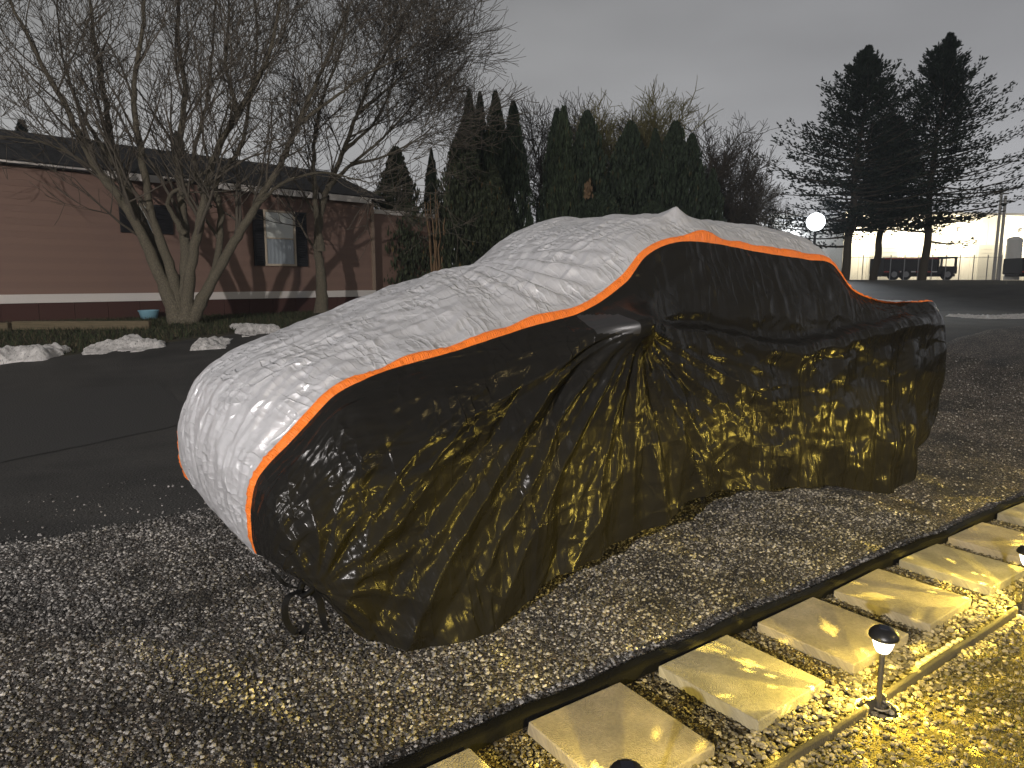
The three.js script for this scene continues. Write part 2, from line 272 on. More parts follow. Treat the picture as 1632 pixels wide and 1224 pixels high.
        // a piping seam, a little proud
        if (k <= NBAND || k >= KT - NBAND) { const kk = k <= NBAND ? k : KT - k, pr = (0.007 + 0.005 * n2(r * 0.55, q > W / 2 ? 3 : 8) + 0.004 * n2(r * 0.17, 20)) * Math.sin(kk / NBAND * Math.PI); y += pr; s -= pr * (1 - sstep(2, 5, t)); }
      }
      const o = (r * W + q) * 3; local[o] = s; local[o + 1] = y; local[o + 2] = w;
      const wp = tw(s, y, w); P[o] = wp.x; P[o + 1] = wp.y + Math.min(0.2, landY(wp.x, wp.z)); P[o + 2] = wp.z;
    }
  }
  // target normals
  const normals = (A) => { const N = new Float64Array(A.length); for (let r = 0; r < R; r++) for (let q = 0; q < W; q++) {
    const o = (r * W + q) * 3, a = (r * W + Math.max(0, q - 1)) * 3, b = (r * W + Math.min(W - 1, q + 1)) * 3, c = (Math.max(0, r - 1) * W + q) * 3, d = (Math.min(R - 1, r + 1) * W + q) * 3;
    const ux = A[b] - A[a], uy = A[b + 1] - A[a + 1], uz = A[b + 2] - A[a + 2], vx = A[d] - A[c], vy = A[d + 1] - A[c + 1], vz = A[d + 2] - A[c + 2];
    let x = uy * vz - uz * vy, y = uz * vx - ux * vz, z = ux * vy - uy * vx; const l = Math.hypot(x, y, z) || 1; N[o] = x / l; N[o + 1] = y / l; N[o + 2] = z / l; } return N; };
  const TN = normals(P); { const o = ((R >> 1) * W + (W >> 1)) * 3; if (TN[o + 1] < 0) for (let k = 0; k < TN.length; k++) TN[k] = -TN[k]; }
  // let the slack cloth crumple: distance constraints a little longer than the smooth shape
  const X = Float64Array.from(P), NV = W * R;
  const slack = new Float64Array(NV);
  seed(31);
  for (let r = 0; r < R; r++) for (let q = 0; q < W; q++) {
    const i = r * W + q, s = local[i * 3], y = local[i * 3 + 1], w = local[i * 3 + 2], top = q > NSIDE && NQ - q > NSIDE;
    const m = n3(s * 2.1, y * 2.1, w * 2.1), m2 = n3(s * 6 + 9, y * 6, w * 6);
    slack[i] = top ? 0.022 + 0.014 * m + 0.010 * m2 + 0.016 * (1 - sstep(0.2, 0.7, s)) : 0.005 + 0.007 * m + 0.005 * m2 + 0.013 * (1 - sstep(0.5, 1.3, s));
    slack[i] = Math.max(0.0005, slack[i]);
    const cr = r * 0.0125, cq = q * 0.0125, wq = cq + 0.06 * n2(cr * 1.3, cq * 1.3); const nz = 0.006 * n2(cr * 1.7, wq * 7) + 0.004 * n2(cr * 4 + 50, wq * 15) + 0.003 * n2(cr * 9, wq * 5 + 30);
    for (let c = 0; c < 3; c++) X[i * 3 + c] += TN[i * 3 + c] * nz;
  }
  const sets = [];
  const addSet = (dr, dq, stiff, ex) => { const rest = new Float32Array(NV); for (let r = 0; r < R; r++) for (let q = 0; q < W; q++) { const r2 = r + dr, q2 = q + dq; if (r2 >= R || q2 < 0 || q2 >= W) { rest[r * W + q] = -1; continue; } const i = (r * W + q) * 3, j = (r2 * W + q2) * 3; rest[r * W + q] = Math.hypot(P[i] - P[j], P[i + 1] - P[j + 1], P[i + 2] - P[j + 2]) * (1 + ex * (slack[i / 3] + slack[j / 3]) / 2); } sets.push({ dr, dq, stiff, rest }); };
  addSet(0, 1, 0.5, 1.5); addSet(1, 0, 0.5, 0.6); addSet(1, 1, 0.3, 1); addSet(1, -1, 0.3, 1);
  addSet(0, 2, 0.40, 1.4); addSet(2, 0, 0.40, 0.6); addSet(0, 4, 0.20, 1.1); addSet(4, 0, 0.25, 0.4); addSet(0, 7, 0.1, 0.7); addSet(8, 0, 0.15, 0.3);
  for (let it = 0; it < 46; it++) {
    for (const S of sets) { const off = S.dr * W + S.dq; const back = it & 1;
      for (let n = 0; n < NV; n++) { const i = back ? NV - 1 - n : n, L = S.rest[i]; if (L <= 0) continue; const a = i * 3, b = (i + off) * 3; const x = X[b] - X[a], y = X[b + 1] - X[a + 1], z = X[b + 2] - X[a + 2]; const d = Math.sqrt(x * x + y * y + z * z); if (d < 1e-7) continue; const k = S.stiff * 0.5 * (d - L) / d; X[a] += x * k; X[a + 1] += y * k; X[a + 2] += z * k; X[b] -= x * k; X[b + 1] -= y * k; X[b + 2] -= z * k; } }
    for (let i = 0; i < NV; i++) { const a = i * 3; let dx = X[a] - P[a], dy = X[a + 1] - P[a + 1], dz = X[a + 2] - P[a + 2]; const nn = dx * TN[a] + dy * TN[a + 1] + dz * TN[a + 2]; let m = clamp(nn * 0.985, -0.012, 0.022); dx -= nn * TN[a]; dy -= nn * TN[a + 1]; dz -= nn * TN[a + 2]; const tl = Math.hypot(dx, dy, dz), tk = tl > 0.02 ? 0.02 / tl : 0.97; X[a] = P[a] + TN[a] * m + dx * tk; X[a + 1] = Math.max(0.004, P[a + 1] + TN[a + 1] * m + dy * tk); X[a + 2] = P[a + 2] + TN[a + 2] * m + dz * tk; }
  }
  const N = normals(X); { const o = ((R >> 1) * W + (W >> 1)) * 3; if (N[o + 1] < 0) for (let k = 0; k < N.length; k++) N[k] = -N[k]; }
  let flip = false; { const i = ((R >> 1) * W + (W >> 1)), a = i * 3, b = (i + W) * 3, c = (i + 1) * 3; flip = ((X[b + 2] - X[a + 2]) * (X[c] - X[a]) - (X[b] - X[a]) * (X[c + 2] - X[a + 2])) < 0; }
  const piece = (q0, q1, keep) => {      // the columns q0..q1 as one geometry
    const w = q1 - q0 + 1, p = new Float32Array(w * R * 3), n = new Float32Array(w * R * 3), uv = new Float32Array(w * R * 2), idx = [];
    for (let r = 0; r < R; r++) for (let q = q0; q <= q1; q++) { const o = (r * w + q - q0), i = (r * W + q) * 3; for (let c = 0; c < 3; c++) { p[o * 3 + c] = X[i + c] - (c === 0 ? origin.x : c === 2 ? origin.z : 0); n[o * 3 + c] = N[i + c]; } uv[o * 2] = r * 0.0125; uv[o * 2 + 1] = q * 0.0125; }
    for (let r = 0; r < R - 1; r++) for (let q = 0; q < w - 1; q++) { if (keep && !keep(r, q + q0)) continue; const a = r * w + q; if (flip) idx.push(a, a + 1, a + w, a + 1, a + w + 1, a + w); else idx.push(a, a + w, a + 1, a + 1, a + w, a + w + 1); }
    const g = new THREE.BufferGeometry(); g.setAttribute('position', new THREE.BufferAttribute(p, 3)); g.setAttribute('normal', new THREE.BufferAttribute(n, 3)); g.setAttribute('uv', new THREE.BufferAttribute(uv, 2)); g.setIndex(idx); return g;
  };
  const origin = tw(2.7, 0, 0.95);
  const cover = thing('pickup_cover', 'silver and black cover with orange seams drawn over a pickup', 'vehicle cover', [origin.x, 0, origin.z]);
  const facets = (n, sd, ax) => { seed(sd); const px = [], py = [], gx = [], gy = []; for (let k = 0; k < n * n * ax; k++) { px.push(rnd()); py.push(rnd()); gx.push(gauss()); gy.push(gauss()); } const m = n * ax;     // creased facets: each cell a small tilted plane, tiling
    return (u, v) => { const x = u * n, y = v * m, ix = Math.floor(x), iy = Math.floor(y); let best = 9, h = 0, second = 9; for (let b = -1; b <= 1; b++) for (let a = -1; a <= 1; a++) { const cx = ((ix + a) % n + n) % n, cy = ((iy + b) % m + m) % m, i = cy * n + cx, dx = ix + a + px[i] - x, dy = iy + b + py[i] - y, d = dx * dx + dy * dy; if (d < best) { second = best; best = d; h = -(dx * gx[i] + dy * gy[i]); } else if (d < second) second = d; } return 0.35 * h * Math.min(1, (Math.sqrt(second) - Math.sqrt(best)) * 5) + Math.sqrt(best) * 0.55; }; };
  const facA = facets(5, 3, 2), facB = facets(9, 4, 3), facC = facets(26, 6, 1), facD = facets(14, 8, 2);
  const crinkle = noiseTex(1024, (u, v) => { const wu = (u + 0.02 * tile(u, v, 4, 3) + 1) % 1, wv = (v + 0.02 * tile((u + 0.5) % 1, v, 4, 3) + 1) % 1; const amt = sstep(-0.25, 0.3, tile((u + 0.3) % 1, (v + 0.6) % 1, 3, 3)); const h = 0.45 + 0.30 * (facA(wu, wv) - 0.3) + 0.22 * (facB(wv, wu) - 0.3) * (0.4 + amt) + 0.10 * (facD(wu, wv) - 0.3) * (0.3 + amt) + 0.05 * (facC(wv, wu) - 0.3) * amt; return [h, h, h]; });
  const matSilver = phys(0.62, 0.62, 0.64, 0.36, { metalness: 0.45, bumpMap: repeated(crinkle, 1.1), bumpScale: 0.05 });
  const matBlack = phys(0.012, 0.0115, 0.0105, 0.215, { specularIntensity: 0.19, bumpMap: repeated(crinkle, 0.6), bumpScale: 0.042 });
  const matOrange = std(0.92, 0.21, 0.02, 0.5, { bumpMap: repeated(grain, 5, 1), bumpScale: 0.012 });
  const patch = (r, q) => { const i = (r * W + q) * 3; return q > W / 2 && local[i] > 1.68 && local[i] < 1.84 && local[i + 1] > 1.30 && local[i + 1] < 1.385 && NQ - q <= NSIDE; };
  mesh('silver_panel', piece(NSIDE + NBAND, NSIDE + NBAND + NTOP), matSilver, cover);
  mesh('orange_seam', piece(NSIDE, NSIDE + NBAND), matOrange, cover);
  mesh('orange_seam', piece(NSIDE + NBAND + NTOP, NSIDE + 2 * NBAND + NTOP), matOrange, cover);
  mesh('side_panel', piece(0, NSIDE), matBlack, cover);
  mesh('side_panel', piece(NSIDE + 2 * NBAND + NTOP, NQ, (r, q) => !patch(r, q)), matBlack, cover);
  const mp = mesh('mirror_pocket_patch', piece(NSIDE + 2 * NBAND + NTOP, NQ, patch), phys(0.025, 0.025, 0.026, 0.4), cover); mp.userData.label = 'smooth dark grey patch over the wing mirror';
  // drawstring knot and strap ends at the front corner
  const strap = phys(0.004, 0.004, 0.004, 0.7, { specularIntensity: 0.2 }), lo = (s, y, w) => tw(s, y, w).sub(V(origin.x, 0, origin.z));
  const ribbon = (pts, width) => { const cv = new THREE.CatmullRomCurve3(pts), n = 28, p = [], idx = [], uv = []; for (let k = 0; k <= n; k++) { const c = cv.getPoint(k / n), tg = cv.getTangent(k / n), side = V(0.9, 0.12 * Math.sin(k * 0.3), 0.4 * Math.cos(k * 0.25)).cross(tg).normalize().cross(tg).normalize().multiplyScalar(width / 2), th = side.clone().cross(tg).normalize().multiplyScalar(0.0012); for (const [a, b] of [[1, 1], [-1, 1], [-1, -1], [1, -1]]) { p.push(c.x + side.x * a + th.x * b, c.y + side.y * a + th.y * b, c.z + side.z * a + th.z * b); uv.push(a, k); } }
    for (let k = 0; k < n; k++) for (let e = 0; e < 4; e++) { const a = k * 4 + e, b = k * 4 + (e + 1) % 4; idx.push(a, b, a + 4, b, b + 4, a + 4); } const g = new THREE.BufferGeometry(); g.setAttribute('position', new THREE.Float32BufferAttribute(p, 3)); g.setAttribute('uv', new THREE.Float32BufferAttribute(uv, 2)); g.setIndex(idx); g.computeVertexNormals(); return g; };
  seed(5);
  const knot = new Soup(); { const pts = [], rad = []; for (let k = 0; k <= 60; k++) { const a = k / 60 * 13; pts.push(lo(0.27 + 0.030 * Math.cos(a), 0.365 + 0.026 * Math.sin(a * 1.3), 0.03 + 0.028 * Math.sin(a * 0.8))); rad.push(0.012); } knot.tube(pts, rad, 7); }
  mesh('knot', knot.geo(), strap, cover);
  mesh('strap', ribbon([lo(0.16, 0.43, 0.14), lo(0.19, 0.38, 0.10), lo(0.24, 0.36, 0.05)], 0.016), strap, cover);
  mesh('strap', ribbon([lo(0.24, 0.36, 0.04), lo(0.19, 0.34, 0.05), lo(0.175, 0.28, 0.05), lo(0.19, 0.22, 0.045), lo(0.215, 0.195, 0.03), lo(0.24, 0.20, 0.02), lo(0.25, 0.235, 0.015)], 0.026), strap, cover);
  mesh('strap', ribbon([lo(0.27, 0.36, 0.02), lo(0.30, 0.31, 0.01), lo(0.305, 0.25, 0.0), lo(0.315, 0.19, -0.01)], 0.028), strap, cover);
}

// ---------------------------------------------------------------- path: edging, pavers, stones, lawn, lamps
const pathLamps = [];
{
  const rubber = phys(0.005, 0.005, 0.005, 0.8, { specularIntensity: 0.15, bumpMap: repeated(grain, 5), bumpScale: 0.004 });
  const barrier = (aa, bAt, width, lo, hi) => { const p = [], idx = [], uv = [], n = aa.length; aa.forEach((a, k) => { const b = bAt(a), l = lo(a), h = hi(a); [[-width / 2, l], [-width / 2, h - 0.006], [-width / 2 + 0.006, h], [width / 2 - 0.006, h], [width / 2, h - 0.006], [width / 2, l]].forEach(([d, y], e) => { const [x, z] = strip(a, b + d); p.push(x, y + landY(x, z), z); uv.push(a, e * 0.03); }); }); for (let k = 0; k < n - 1; k++) for (let e = 0; e < 5; e++) { const i = k * 6 + e; idx.push(i, i + 1, i + 6, i + 1, i + 7, i + 6); } const g = new THREE.BufferGeometry(); g.setAttribute('position', new THREE.Float32BufferAttribute(p, 3)); g.setAttribute('uv', new THREE.Float32BufferAttribute(uv, 2)); g.setIndex(idx); g.computeVertexNormals(); return g; };
  tag(mesh('path_edging', barrier(range(-4, 14, 220), (a) => EDGE_B + edgeWob(a), 0.050, () => -0.06, (a) => 0.034 + 0.006 * n2(a * 1.1, 6)), rubber), 'black plastic edging between the gravel drive and the stepping stones', 'edging');
  const edge2 = (a) => EDGE2_B + 0.012 * n2(a * 0.8, 12);
  tag(mesh('lawn_edging', barrier(range(-4, 14, 220), edge2, 0.022, () => -0.06, (a) => 0.03 + 0.005 * n2(a, 16)), std(0.05, 0.044, 0.034, 0.8, { bumpMap: repeated(grain, 5), bumpScale: 0.004 })), 'thin brown edging between the stone bed and the lawn', 'edging');
  const matSoil = std(1, 1, 1, 1, { map: repeated(noiseTex(512, (u, v) => { const a = 0.5 + 0.5 * tile(u, v, 30, 4), b = 0.5 + 0.5 * tile(u, v, 7, 4); return [0.22 + 0.2 * a * b, 0.19 + 0.17 * a * b, 0.13 + 0.1 * a * b]; }, true), 1.5), bumpMap: repeated(grain, 3), bumpScale: 0.02 });
  struct('stone_bed', sheet(range(-4, 14, 180), range(0, 1, 16), (a, q) => { const [x, z] = strip(a, lerp(EDGE_B + edgeWob(a), edge2(a), q)); return [x, landY(x, z) - 0.022 + 0.008 * fbm(x * 4, z * 4, 3), z]; }), matSoil);
  struct('lawn', sheet(range(-4, 14, 180), [...range(0, 2, 40), ...range(2.3, 12, 20)], (a, q) => { const [x, z] = strip(a, edge2(a) + q); return [x, landY(x, z) - 0.012 + 0.012 * fbm(x * 2, z * 2, 3), z]; }), std(1, 1, 1, 1, { map: repeated(noiseTex(512, (u, v) => { const a = 0.5 + 0.5 * tile(u, v, 34, 4), b = 0.5 + 0.5 * tile(u + 0.5, v, 6, 4); return [0.26 + 0.2 * a, 0.245 + 0.17 * a, 0.13 + 0.09 * a + 0.02 * b]; }, true), 1.3), bumpMap: repeated(grain, 3), bumpScale: 0.02 }));
  // pavers: the corner on the drive side and the length along the path
  const paverTex = noiseTex(512, (u, v) => { const a = 0.5 + 0.5 * tile(u, v, 40, 4), b = 0.5 + 0.5 * tile(u + 0.3, v + 0.6, 4, 5); const s = 0.43 + 0.11 * a + 0.22 * (b - 0.5); return [s, s * 0.965, s * 0.90]; }, true);
  const PV = [[-0.47, -1.86], [0.05, -2.28], [0.54, -2.71], [1.06, -3.08], [1.57, -3.41], [2.09, -3.79], [2.58, -4.13], [3.15, -4.57], [3.68, -4.94]];
  seed(91);
  const paverAt = [];
  PV.forEach(([x, z], k) => {
    const [a, b] = stripOf(x, z), g = rbox(0.44, 0.05, 0.455, 0.007, 0, 0, 0, 3), p = g.attributes.position;
    for (let i = 0; i < p.count; i++) { const X = p.getX(i), Y = p.getY(i), Z = p.getZ(i); p.setXYZ(i, X + 0.003 * n3(X * 18, Y * 18 + k * 9, Z * 18), Y + 0.002 * n3(X * 9, k * 5, Z * 9), Z + 0.003 * n3(Z * 18, Y * 18, X * 18 + k * 7)); }
    const ca = a + 0.22, cb = EDGE_B + edgeWob(ca) + 0.05 + 0.2275, [cx, cz] = strip(ca, cb);
    const u = g.attributes.uv; for (let i = 0; i < u.count; i++) u.setXY(i, p.getX(i) + k * 0.61, p.getZ(i) + p.getY(i) + k * 0.37);
    const m = mesh('paver', g, std(0.98 + 0.03 * Math.sin(k * 2.3), 0.97, 0.95, 0.85, { map: paverTex, bumpMap: repeated(grain, 4), bumpScale: 0.004 }));
    m.position.set(cx, landY(cx, cz) + 0.004 + rr(-0.004, 0.004), cz); m.rotation.set(rr(-0.012, 0.012), Math.atan2(-UB[1], UB[0]) + rr(-0.03, 0.03), rr(-0.012, 0.012));
    paverAt.push([ca, cb]);
    tag(m, 'square grey concrete stepping stone in the row beside the black edging', 'stepping stone', 'stepping stones along the path');
  });
  const onPaver = (a, b) => paverAt.some(([c, d]) => Math.abs(a - c) < 0.215 && Math.abs(b - d) < 0.222);
  seed(66);
  tag(scatter('bed_stones', stoneGeo(21), std(1, 1, 1, 0.85), 30000, () => {
    const a = rr(-0.6, 9), b = rr(EDGE_B + 0.03, EDGE2_B - 0.015); if (onPaver(a, b)) return null;
    const far = b > EDGE_B + 0.50, s = (far ? 0.0045 : 0.003) + 0.009 * Math.pow(rnd(), 3.2) * (far ? 1 : 0.6), [x, z] = strip(a, b), g = (0.05 + 0.26 * Math.pow(rnd(), 1.6)) * (far ? 1 : 0.6);
    return { p: [x, landY(x, z) - 0.016 + s * rr(0, 0.8), z], s: [s, s * rr(0.6, 1), s * rr(0.7, 1.2)], c: [g, g * 0.90, g * 0.72] };
  }), 'tan pebbles and chippings filling the bed around the stepping stones', 'pebbles');
  tag(scatter('lawn_pebbles', stoneGeo(23), std(1, 1, 1, 0.85), 15000, () => {
    const a = rr(-0.6, 7), q = Math.pow(rnd(), 2.2) * 0.75, b = EDGE2_B + 0.02 + q; const s = 0.003 + 0.008 * Math.pow(rnd(), 3.2), [x, z] = strip(a, b), g = 0.05 + 0.24 * Math.pow(rnd(), 1.6);
    return { p: [x, landY(x, z) - 0.004 + s * 0.3, z], s: [s, s * rr(0.6, 1), s * rr(0.7, 1.2)], c: [g, g * 0.88, g * 0.66] };
  }), 'tan pebbles strewn over the edge of the lawn', 'pebbles');
  // worn winter grass
  const bl = new THREE.BufferGeometry(); bl.setAttribute('position', new THREE.Float32BufferAttribute([-0.5, 0, 0, 0.5, 0, 0, 0.35, 0.5, 0.06, -0.35, 0.5, 0.06, 0.05, 1, 0.3], 3)); bl.setAttribute('normal', new THREE.Float32BufferAttribute([0, 0.5, 0.8, 0, 0.5, 0.8, 0, 0.6, 0.8, 0, 0.6, 0.8, 0, 0.7, 0.7], 3)); bl.setIndex([0, 1, 2, 0, 2, 3, 3, 2, 4]);
  tag(scatter('lawn_grass', bl, std(1, 1, 1, 0.9), 42000, () => {
    const a = rr(-0.8, 8), q = rnd() * 1.7, b = EDGE2_B + 0.02 + q, [x, z] = strip(a, b), den = 0.25 + 0.9 * sstep(0.0, 0.7, q) + 0.5 * fbm(x * 3, z * 3, 3); if (rnd() > den) return null;
    const dry = rnd() < 0.6, g = rr(0.6, 1.2); return { p: [x, landY(x, z) - 0.014, z], s: [rr(0.002, 0.004), rr(0.012, 0.034), rr(0.012, 0.034)], c: dry ? [0.20 * g, 0.165 * g, 0.075 * g] : [0.075 * g, 0.10 * g, 0.03 * g] };
  }), 'short worn winter grass of the lawn', 'grass');
  // little blocks set along the inner edging
  seed(17);
  const block = rbox(0.03, 0.026, 0.026, 0.006, 0, 0.008, 0);
  for (let k = 0; k < 9; k++) { const a = stripOf(1.72, -2.70)[0] - 0.06 + k * 0.043 + rr(-0.004, 0.004), [x, z] = strip(a, edge2(a) - 0.032 + rr(-0.003, 0.003)); const m = mesh('stone_block', block, std(0.50, 0.47, 0.40, 0.85)); m.position.set(x, landY(x, z) - 0.004, z); m.rotation.set(rr(-0.15, 0.15), 0.6 + rr(-0.4, 0.4), rr(-0.15, 0.15)); tag(m, 'small pale stone block in the row against the brown edging', 'stone', 'row of small blocks along the edging'); }

  // solar path lamps
  const matCap = phys(0.012, 0.012, 0.013, 0.35), matPost = std(0.05, 0.045, 0.04, 0.5), matLens = std(0.9, 0.9, 0.88, 0.4, { emissive: new THREE.Color(1, 0.93, 0.78), emissiveIntensity: 3.2 });
  const clear = (k) => { const m = new THREE.MeshPhysicalMaterial({ transmission: 1, thickness: 0, roughness: 0, ior: 1.02, side: THREE.DoubleSide }); m.color.setRGB(k, k, k); return m; };
  const tintDark = clear(0.09), tintPale = clear(0.19);
  const build = (k) => {
    const g = new THREE.Group();
    const lathe = (pts, n = 40) => new THREE.LatheGeometry(pts.map(([x, y]) => new THREE.Vector2(x, y)), n);
    mesh('post', lathe([[0, 0], [0.0085, 0], [0.0085, 0.215], [0, 0.215]], 20), matPost, g);
    mesh('collar', new THREE.TorusGeometry(0.03, 0.003, 8, 32).rotateX(Math.PI / 2).translate(0.008, 0.012, 0.006), std(0.25, 0.22, 0.16, 0.4), g);
    mesh('lens', lathe([[0.012, 0.212], [0.020, 0.216], [0.028, 0.232], [0.034, 0.255], [0.037, 0.272]]), matLens, g);
    const cap = mesh('cap', lathe([[0.036, 0.270], [0.0455, 0.268], [0.047, 0.272], [0.045, 0.282], [0.036, 0.294], [0.020, 0.301], [0.0, 0.303]]), matCap, g);
    mesh('solar_cell', new THREE.BoxGeometry(0.030, 0.002, 0.030).translate(0, 0.3025, 0), phys(0.01, 0.012, 0.02, 0.15), cap);
    // facetted insert round the diode: ribs darken, clear facets let beams out
    seed(800 + k * 37);
    const cols = 150, rows = 84, A = { p: [], i: [] }, B = { p: [], i: [] }; const ribs = []; for (let c = 0, on = 0, left = 0; c < cols; c++) { if (left-- <= 0) { on = 1 - on; left = 2 + Math.floor(rnd() * 9); } ribs.push(on); }
    const hole = new Set(); for (let n = 0; n < 110; n++) { const c = Math.floor(rnd() * cols), r = 8 + Math.floor(rnd() * 42), q = rr(0.5, 1.3); for (let a = -2; a <= 2; a++) for (let b = -2; b <= 2; b++) if (a * a + b * b <= q * q) hole.add(((c + a + cols) % cols) + ',' + (r + b)); }
    const at = (c, r) => { const y = 0.218 + 0.050 * r / rows, rad = 0.009 + 0.013 * Math.sin(r / rows * Math.PI * 0.5), f = c / cols * Math.PI * 2; return [rad * Math.cos(f), y, rad * Math.sin(f)]; };
    for (let c = 0; c < cols; c++) for (let r = 0; r < rows; r++) { if (hole.has(c + ',' + r)) continue; const T = ribs[c] ? A : B, q = T.p.length / 3; T.p.push(...at(c, r), ...at(c + 1, r), ...at(c + 1, r + 1), ...at(c, r + 1)); T.i.push(q, q + 1, q + 2, q, q + 2, q + 3); }
    for (const [T, m] of [[A, tintDark], [B, tintPale]]) { const q = new THREE.BufferGeometry(); q.setAttribute('position', new THREE.Float32BufferAttribute(T.p, 3)); q.setIndex(T.i); q.computeVertexNormals(); mesh('lens_insert', q, m, g); }
    const L = new THREE.PointLight(new THREE.Color(1, 0.72, 0.11), 24); L.position.set(0, 0.250, 0); L.castShadow = true; L.shadow.radius = 0.02; L.name = 'path_light'; g.add(L);
    return g;
  };
  const L1 = [0.295, 0, -1.655];
  const spots = [[L1[0], L1[2], 'black capped solar path lamp closest to the front bumper end of the covered truck'], [1.34, -2.40, 'black capped solar path lamp with a leaning post beside the small stone blocks'], [2.42, -3.17, 'black capped solar path lamp past the row of small stone blocks'], [3.47, -3.93, 'black capped solar path lamp, farthest but one along the path'], [4.52, -4.68, 'black capped solar path lamp at the far end of the path']];
  spots.forEach(([x, z, label], k) => { const g = build(k); g.name = numbered('path_lamp'); g.position.set(x, landY(x, z) - 0.004, z); g.scale.setScalar(1.08); if (k === 1) g.rotation.z = 0.05; g.rotation.y = k * 1.1; scene.add(g); tag(g, label, 'path lamp', 'solar lamps along the path'); });
}

// ---------------------------------------------------------------- lamps outside the frame that light the front of the cover, the drive and the house
function streetLamp(label, x, z, h, color, power, radius) {
  const y0 = landY(x, z), g = thing('street_lamp', label, 'street lamp', [x, y0, z]);
  const m = std(0.12, 0.12, 0.12, 0.5, { metalness: 0.6 });
  mesh('pole', new THREE.CylinderGeometry(0.045, 0.07, h, 16).translate(0, h / 2, 0), m, g);
  mesh('head', rbox(0.42, 0.09, 0.24, 0.03, 0, h + 0.05, 0), m, g);
  const e = new THREE.MeshStandardMaterial({ emissive: color, emissiveIntensity: 6 }); mesh('lamp_glass', new THREE.SphereGeometry(0.11, 20, 12, 0, 6.3, Math.PI / 2, Math.PI / 2).scale(1.4, 0.8, 1).translate(0, h, 0), e, g);
  const L = new THREE.PointLight(color, power); L.position.set(0, h - 0.05, 0); L.castShadow = true; L.shadow.radius = radius; g.add(L); return g;
}
streetLamp('white street lamp on a dark pole by the gravel drive', -6, 12, 5.4, new THREE.Color(1, 0.94, 0.91), 2300, 6);
streetLamp('warm yellow yard lamp on a short dark pole in the lawn', 5.5, -0.5, 3.4, new THREE.Color(1, 0.74, 0.28), 62, 4);

